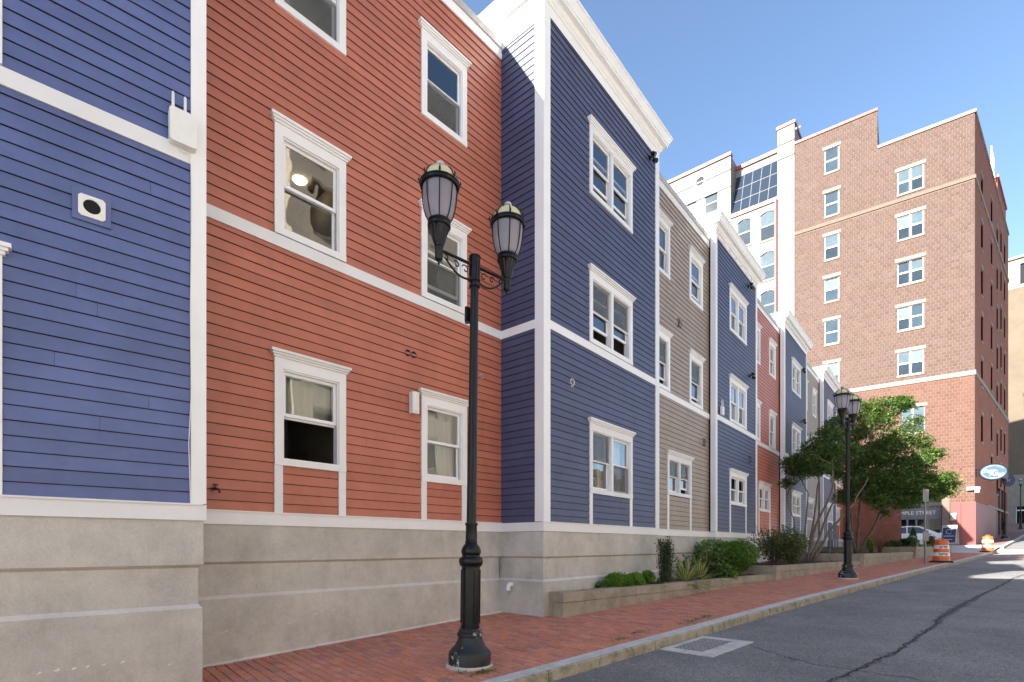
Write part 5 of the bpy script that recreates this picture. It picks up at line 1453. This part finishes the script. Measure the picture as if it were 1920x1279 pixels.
# column-shaped holly
hb = soil_at(1248, 11.35, 0); T = thing('columnar_holly', 'narrow upright dark green holly standing in the lowest planter', 'shrub', hb)
rg = np.random.default_rng(5); b = MB(); P = []
for i in range(34):
    a = rg.uniform(0, 2 * PI); r = rg.uniform(.03, .205); top = rg.uniform(.82, 1.06)
    p0 = np.array([0.5 * r * math.cos(a), 0.5 * r * math.sin(a), 0]); p1 = np.array([r * math.cos(a), r * math.sin(a), top])
    b.tube([(p0[0], p0[1], -.05), tuple(p1)], [0.008, 0.003], 5)
    t = rg.uniform(0.12, 1.0, 170)[:, None]; P.append(p0 + (p1 - p0) * t + rg.normal(0, .022, (170, 3)))
b.build('stems', M['twig'], T); leaves('foliage', T, [G['holly'], G['dark']], np.concatenate(P), 0.036, 9, 0.6, 0.2, 0, [.75, .25])
# yuccas: stiff striped blades
def yucca(label, base, n_, ln, seed):
    T = thing('yucca', label, 'plant', base, 0, 'striped yuccas'); rr = random.Random(seed)
    for i in range(n_):
        a = rr.uniform(0, 2 * PI); el = rr.uniform(0.12, 1.35); L_ = ln * rr.uniform(.7, 1.1); w = rr.uniform(.022, .034); dr_ = rr.uniform(.05, .28) * (1.3 - el)
        b = MB(); vs_ = []; n2 = 6; ca, sa_ = math.cos(a), math.sin(a)
        for k in range(n2 + 1):
            t = k / n2; hh = L_ * t * math.cos(el); zz = L_ * t * math.sin(el) - dr_ * L_ * 2 * t * t; ww = w * (1 - t ** 2.2) * (0.5 + min(1, t * 3) * .5)
            for (o_, up_) in ((-1, .004), (-.45, 0), (.45, 0), (1, .004)): vs_.append((ca * hh - sa_ * o_ * ww, sa_ * hh + ca * o_ * ww, zz + 0.02 + up_))
        for k in range(n2):
            for j, mi in ((0, 1), (1, 0), (2, 1)):
                b.add([vs_[4 * k + j], vs_[4 * k + j + 1], vs_[4 * k + 5 + j], vs_[4 * k + 4 + j]], [(0, 1, 2, 3)], mi)
        b.build('leaf', [G['cream'], G['blade']] if rr.random() < .8 else [G['blade'], G['cream']], T)
yucca('nearest cream striped yucca with drooping blades', soil_at(1283, 11.75, 0), 84, .66, 1)
yucca('second cream striped yucca, behind and right of the nearest one', soil_at(1312, 12.7, 0), 70, .68, 2)
def perennial(name, label, base, n_, h, seed, mats, lf=0.13):
    T = thing(name, label, 'plant', base); rr = random.Random(seed); rg = np.random.default_rng(seed); b = MB(); P = []
    for i in range(n_):
        a = rr.uniform(0, 2 * PI); sp = rr.uniform(.05, .38); hh = h * rr.uniform(.6, 1.1)
        p = [(0.06 * math.cos(a), 0.06 * math.sin(a), -.05), (sp * .5 * math.cos(a), sp * .5 * math.sin(a), hh * .6), (sp * math.cos(a), sp * math.sin(a), hh)]
        b.tube(p, [.006, .005, .003], 5)
        for t in np.linspace(.35, 1, 9):
            q = np.array(p[0]) * (1 - t) ** 2 + 2 * np.array(p[1]) * t * (1 - t) + np.array(p[2]) * t * t
            P += [q + rg.normal(0, .01, 3) for _ in range(3)]
    b.build('stems', M['twig'], T); leaves('foliage', T, mats, np.array(P), lf, seed, 0.30, 0.6, 0.25); return T
perennial('leafy_perennial', 'tall leafy green plant left of the big rounded bush', soil_at(1288, 12.9, 0), 10, .62, 3, [G['mid'], G['dark']])
perennial('leafy_perennial', 'tall long-leaved green plant against the big rounded bush', soil_at(1330, 13.2, 0), 16, .75, 4, [G['mid'], G['dark'], G['olive']], 0.16)
perennial('leafy_perennial', 'low sprawling green plant spilling over the planter edge', soil_at(1362, 13.1, 0), 16, .38, 6, [G['mid'], G['bright'], G['dark']], 0.13)
shrub('rounded_bush', 'big rounded bright green bush below the second blue bay', 'shrub', soil_at(1362, 14.3, 0), (.80, .6, .60), 17000, 0.065, [G['bright'], G['mid'], G['lime']], [.45, .4, .15], 41, lob=7, stems=8)
shrub('berry_bush', 'loose dark bush with brown twigs and reddish leaves', 'shrub', soil_at(1452, 16.5, 1), (.95, .72, .74), 5200, 0.07, [G['dark'], G['mid'], G['brown'], G['olive']], [.42, .24, .24, .10], 42, lob=11, stems=46, shell=.15)
shrub('yellow_green_bush', 'light green loose bush between the dark bush and the front tree', 'shrub', soil_at(1486, 17.6, 1), (.50, .45, .62), 3600, 0.065, [G['olive'], G['bright'], G['mid']], [.5, .3, .2], 43, lob=6, stems=10)
shrub('low_plant', 'low green ground plant at the foot of the front tree', 'plant', soil_at(1488, 18.6, 1), (.30, .25, .08), 420, 0.07, [G['mid'], G['bright']], [.6, .4], 44)
shrub('climbing_shrub', 'upright yellow-green shrub beside the larger tree', 'shrub', soil_at(1634, 22.6, 2), (.17, .17, .44), 1500, 0.06, [G['olive'], G['lime']], [.7, .3], 45, lob=5)
shrub('twiggy_shrub', 'bare reddish twiggy shrub by the brick wing wall', 'shrub', soil_at(1650, 24.5, 2), (.42, .4, .55), 260, 0.06, [G['brown'], G['olive']], [.6, .4], 46, lob=4, stems=22)
shrub('dark_bush', 'dense dark bush left of the little conifer', 'shrub', soil_at(1674, 27.6, 2), (.62, .6, .38), 4200, 0.07, [G['dark'], G['holly']], [.6, .4], 47, lob=6)
shrub('dark_bush', 'rounded dark green bush in front of the little conifer', 'shrub', soil_at(1699, 28.0, 3), (.42, .4, .32), 3000, 0.07, [G['dark'], G['mid']], [.6, .4], 48, lob=5)
shrub('low_plant', 'low yellow-green planting along the highest planter', 'plant', soil_at(1738, 29.4, 3), (.75, .3, .10), 1100, 0.08, [G['lime'], G['olive']], [.5, .5], 49, rz=EA, lob=8)
shrub('feathery_shrub', 'loose dark shrub in front of the white car', 'shrub', soil_at(1741, 30.0, 3), (.40, .38, .46), 1500, 0.07, [G['dark'], G['brown'], G['olive']], [.5, .3, .2], 50)
cb_ = soil_at(1711, 28.8, 3); T = thing('small_conifer', 'little cone-shaped conifer in front of the white car', 'conifer', cb_)
MB().tube([(0, 0, -.05), (0, 0, 1.1)], [.03, .006], 8).build('trunk', M['twig'], T)
t = np.random.default_rng(8); u = t.uniform(0, 1, 3600) ** 1.5; a = t.uniform(0, 2 * PI, 3600); rr_ = (1 - u) * .42 * t.uniform(.4, 1, 3600) ** .5
leaves('crown', T, [G['dark'], G['mid']], np.stack([rr_ * np.cos(a), rr_ * np.sin(a), .06 + u * 1.12], 1), .07, 8, .4, .2, .2, [.6, .4])
tp = soil_at(1719, 28.4, 3); T = thing('red_capped_post', 'small pale garden post with a red cap in the highest planter', 'garden post', tp)
MB().lathe([(.075, -.05), (.07, .30), (.06, .34)], 14).build('post', M['lime'], T)
MB().lathe([(.12, .34), (.16, .37), (.13, .43), (.06, .47), (.01, .48)], 16).build('cap', M['redpanel'], T, True)
# weeds along the kerb joint and at the lamp foot
W = []
rg = np.random.default_rng(77)
for (px, py, n_, s_) in ((905, 1262, 160, .10), (860, 1262, 40, .08), (1195, 1186, 70, .10), (1160, 1200, 60, .08), (1305, 1163, 90, .16), (1325, 1156, 60, .10), (1860, 1040, 0, .1)):
    if not n_: continue
    e, m, z = hit_ground(px, py, walk_z); e_ = e + rg.normal(0, s_, n_); m_ = np.clip(m + rg.normal(0, .03, n_), 4.07, 9)
    for ee, mm in zip(e_, m_): x, y = EM(ee, mm); W.append((x, y, walk_z(ee, mm) + 0.002))
wo = leaves('weeds', None, [G['mid'], G['lime'], G['olive']], np.array(W), 0.03, 78, .4, .4, -.6); wo['label'] = 'small green weeds growing in the curb joint'; wo['category'] = 'weeds'; wo['kind'] = 'stuff'
# dry leaves and scraps on the pavement and along the gutter
W = []
for i in range(60):
    if i % 3: e, m = rg.uniform(1.5, 14), rg.uniform(4.1, 6.6); z = walk_z(e, m) + .004
    else: e, m = rg.uniform(4, 22), rg.uniform(3.2, 3.86); z = road_z(e, m) + .004
    x, y = EM(e, m); W.append((x, y, z))
M['litterleaf'] = leaf_mat('dry_leaf', (0.30, 0.20, 0.07), .1); M['litterpale'] = leaf_mat('pale_scrap', (0.5, 0.46, 0.36), .1)
wo = leaves('fallen_leaves', None, [M['litterleaf'], M['litterpale'], G['brown']], np.array(W), 0.035, 79, .5, 6.0, 0); wo['label'] = 'scattered dry leaves on the brick pavement'; wo['category'] = 'leaf litter'; wo['kind'] = 'stuff'

# mulch chips, and grit along the gutter
W = []
for (e0, e1, m0, zt_) in PL:
    n_ = int((e1 - e0) * 260); ee = rg.uniform(e0 + .2, e1, n_); mm = m0 + .2 + rg.uniform(0, 1, n_) ** 1.5 * 2.6
    for a_, b_ in zip(ee, mm): x, y = EM(a_, b_); W.append((x, y, zt_ - 0.06 + rg.uniform(-.02, .03)))
M['chip'] = plain('bark_chip', (0.10, 0.05, 0.03), 0.95, 0, 0.4, 20); M['chip2'] = plain('grey_bark_chip', (0.17, 0.11, 0.08), 0.95, 0, 0.4, 20)
wo = leaves('mulch_chips', None, [M['chip'], M['chip2'], M['mulch']], np.array(W), 0.06, 81, .35, 1.5, 0); wo['label'] = 'loose bark mulch covering the planter soil'; wo['category'] = 'mulch'; wo['kind'] = 'stuff'
W = []
for i in range(1500):
    e_ = rg.uniform(0.5, 26); m_ = 3.832 - abs(rg.normal(0, .09)); x, y = EM(e_, m_); W.append((x, y, road_z(e_, m_) + .006))
M['grit'] = plain('gutter_grit', (0.26, 0.23, 0.18), 0.95, 0, 0.5, 40); M['grit2'] = plain('dark_gutter_grit', (0.09, 0.08, 0.065), 0.95, 0, 0.5, 40)
wo = leaves('gutter_grit', None, [M['grit'], M['grit2'], M['litterleaf']], np.array(W), 0.016, 82, .7, 4, 0, [.5, .42, .08]); wo['label'] = 'fine grit and leaf scraps lying along the gutter'; wo['category'] = 'grit'; wo['kind'] = 'stuff'
# ------------------------------------------------------------------ gas meters behind the front tree
gx = HC.w(25.1, -0.5)
gm = thing('gas_meter', 'cluster of grey gas meters and pipes behind the front tree', 'gas meter', (gx[0], gx[1], -0.6), HC.a)
M['grey'] = plain('grey_meter_paint', (0.20, 0.22, 0.24), 0.5, 0, 0.1)
for i in range(3):
    b = MB(); x = -0.9 + i * 0.7
    b.prism([(x - .2, .55), (x - .12, .48), (x + .12, .48), (x + .2, .55), (x + .2, .85), (x + .1, .95), (x - .1, .95), (x - .2, .85)], 'y', -.2, .05); b.lathe([(.09, .0), (.09, .08)], 16, (x, -.08, .94)); b.build('meter_body', M['grey'], gm)
    MB().tube([(x - .12, -.08, .95), (x - .12, -.08, 1.3), (x - .12, .1, 1.35)], .03, 8).tube([(x + .12, -.08, .95), (x + .12, -.08, 1.45), (x + .12, -.08, 1.7)], .03, 8).build('meter_pipe', M['grey'], gm)
MB().tube([(-1.3, -.08, .3), (.9, -.08, .3)], .04, 8).tube([(-1.2, -.08, -.2), (-1.2, -.08, 1.8)], .04, 8).tube([(.8, -.08, -.2), (.8, -.08, .3)], .04, 8).build('header_pipe', M['grey'], gm)

# ------------------------------------------------------------------ barrels, post sign, A-frame, car
M['orange'] = plain('barrel_orange', (0.62, 0.11, 0.015), 0.45, 0, 0.06, 8)
M['reflect'] = plain('barrel_white_band', (0.75, 0.73, 0.70), 0.35, 0, 0.05, 20)
M['rubber'] = plain('black_rubber', (0.02, 0.02, 0.02), 0.9, 0, 0.3, 20)
def barrel(label, px, py, d):
    r, q = ray(px, py); x, y = r * d, d; e, m = to_em(x, y)
    T = thing('traffic_barrel', label, 'traffic barrel', (x, y, walk_z(e, m)), -0.42, 'orange traffic barrels')
    o = MB().lathe([(.42, 0.0), (.42, .025), (.38, .06), (.30, .075)], 10).build('rubber_base', M['rubber'], T)
    H = [0.06, 0.27, 0.42, 0.57, 0.72, 0.90]; R = [.29, .28, .27, .26, .25, .235]
    for i in range(5):
        w = i % 2
        o = MB().lathe([(R[i] + .004, H[i]), (R[i] - .004, H[i] + .01), (R[i + 1] + .006, H[i + 1] - .01), (R[i + 1], H[i + 1])], 28, close=False).build('white_band' if w else 'orange_band', M['reflect' if w else 'orange'], T); shade_auto(o)
    o = MB().lathe([(.235, .90), (.21, .925), (.17, .935), (.16, .95), (.06, .955)], 28).build('lid', M['orange'], T); shade_auto(o)
    b = MB().tube([(-.10, 0, .94), (-.07, 0, 1.0), (.07, 0, 1.0), (.10, 0, .94)], .022, 8); b.build('handle', M['orange'], T, True)
    return T
b1 = barrel('nearer orange and white traffic barrel beside the signpost', 1765, 1055, 21.8)
for (t_, z_) in (('WTD', .645), ('DPW', .345)):
    text(t_, .13, M['black'], b1, (0, -.262 if z_ > .5 else -.278, z_), (PI / 2, 0, 0), ext=.012)
barrel('farther orange and white traffic barrel near the red tower base', 1852, 1034, 30.6)
r, q = ray(1734.5, 1062)
d = 20.6; e, m = to_em(r * d, d)
sp = thing('signpost', 'thin grey metal signpost with two small signs seen from behind', 'signpost', (r * d, d, walk_z(e, m)), 0.25)
M['galv'] = plain('galvanised_steel', (0.17, 0.17, 0.185), 0.55, 0.3, 0.08)
MB().box(-.035, .035, -.02, .02, -.05, 2.98).build('post', M['galv'], sp)
MB().box(-.15, .15, -.032, -.022, 2.48, 2.98).build('sign_plate', M['galv'], sp)
MB().box(-.15, .15, -.032, -.022, .92, 1.30).build('sign_plate', M['galv'], sp)
# A-frame board
r, q = ray(1781, 1020); d = 33.2; e, m = to_em(r * d, d)
af = thing('sandwich_board', 'white framed A-frame sandwich board with a navy poster', 'sandwich board', (r * d, d, -0.02 + q * d), -0.98)
for s_ in (-1, 1):
    o = MB().box(-.38, .38, -.02, .02, 0, 1.25).build('panel', M['signwhite'], af); o.rotation_euler = (s_ * .235, 0, 0); o.location = (0, s_ * .29, 0)
    o2 = MB().box(-.33, .33, -.026, .026, .12, 1.08).build('poster', M['signnavy'] if s_ < 0 else M['blind'], o)
    if s_ < 0:
        b = MB(); P = ellipse(.17, .17); Q = ellipse(.13, .13); b.add([(x, -.029, z + .82) for x, z in P + Q], [(i, (i + 1) % 40, 40 + (i + 1) % 40, 40 + i) for i in range(4, 36)]); b.build('emblem', M['signwhite'], o)
        MB().box(-.27, .27, -.03, -.025, .50, .56).box(-.2, .2, -.03, -.025, .28, .33).build('text_line', M['signwhite'], o)
# white car in the alley
CF = TF
cs, _ = TF.px(1728, 1000); cw = TF.w(cs - 1.0, -2.9)
ez = -0.12
car = thing('white_car', 'white sedan parked in the alley, partly hidden by shrubs', 'car', (cw[0], cw[1], ez), TF.a)
M['carw'] = plain('white_car_paint', (0.78, 0.78, 0.77), 0.18, 0, 0.01); M['tail'] = plain('tail_light_red', (0.5, 0.02, 0.015), 0.2)
def loft(sections, name, mat, parent, smooth=True):
    n_ = len(sections[0]); b = MB(); vs_ = [p for s_ in sections for p in s_]
    fs_ = [(k * n_ + i, k * n_ + (i + 1) % n_, (k + 1) * n_ + (i + 1) % n_, (k + 1) * n_ + i) for k in range(len(sections) - 1) for i in range(n_)]
    fs_ += [tuple(range(n_))[::-1], tuple((len(sections) - 1) * n_ + i for i in range(n_))]
    b.add(vs_, fs_); o = b.build(name, mat, parent); shade_auto(o, 35); return o
def sec(x, w, z0, z1): return [(x, -w * .92, z0), (x, -w, z0 + .12), (x, -w, z0 + (z1 - z0) * .6), (x, -w * .93, z1 - .03), (x, -w * .7, z1), (x, w * .7, z1), (x, w * .93, z1 - .03), (x, w, z0 + (z1 - z0) * .6), (x, w, z0 + .12), (x, w * .92, z0)]
loft([sec(-2.3, .62, .38, .62), sec(-2.15, .78, .26, .74), sec(-1.4, .88, .2, .86), (sec(-.6, .9, .2, .92)), sec(1.2, .9, .2, .96), sec(1.95, .87, .22, .98), sec(2.22, .80, .30, .94), sec(2.3, .7, .42, .80)], 'body', M['carw'], car)
def cab(x, w, z0, z1): return [(x, -w, z0), (x, -w * .82, z1), (x, w * .82, z1), (x, w, z0)]
loft([cab(-1.1, .82, .88, .90), cab(-.25, .80, .88, 1.40), cab(.15, .80, .88, 1.46), cab(.8, .80, .88, 1.43), cab(1.75, .78, .90, .98)], 'cabin', M['carw'], car)
for sgn in (-1, 1):
    for P in ([(-.85, .95), (-.25, 1.33), (.1, 1.38), (.1, .95)], [(.18, .95), (.18, 1.38), (.75, 1.36), (1.3, 1.08), (1.25, .95)]):
        vs_ = [(x, sgn * (.812 - .135 * (z - .88) / .55 + .012), z) for x, z in P]; MB().add(vs_, [tuple(range(len(vs_)))]).build('side_window', M['dkglass'], car)
MB().add([(1.05, -.6, 1.36), (1.68, -.66, 1.04), (1.68, .66, 1.04), (1.05, .6, 1.36)], [(0, 1, 2, 3)]).build('rear_window', M['dkglass'], car).location = (0, 0, .012)
for x in (-1.4, 1.35):
    for sgn in (-1, 1):
        o = MB().lathe([(.32, -.1), (.33, -.06), (.33, .06), (.32, .1)], 24).build('wheel', M['rubber'], car); o.rotation_euler = (PI / 2, 0, 0); o.location = (x, sgn * .82, .33)
        MB().lathe([(.2, -.105), (.2, .105)], 20).build('rim', M['galv'], o)
for sgn in (-1, 1):
    MB().box(1.98, 2.285, sgn * .70 - .145, sgn * .70 + .145, .72, .88).build('tail_light', M['tail'], car)

# ------------------------------------------------------------------ lift everything so the road lies near z = 0
for o in bpy.data.objects:
    if o.parent is None: o.location.z += 1.6
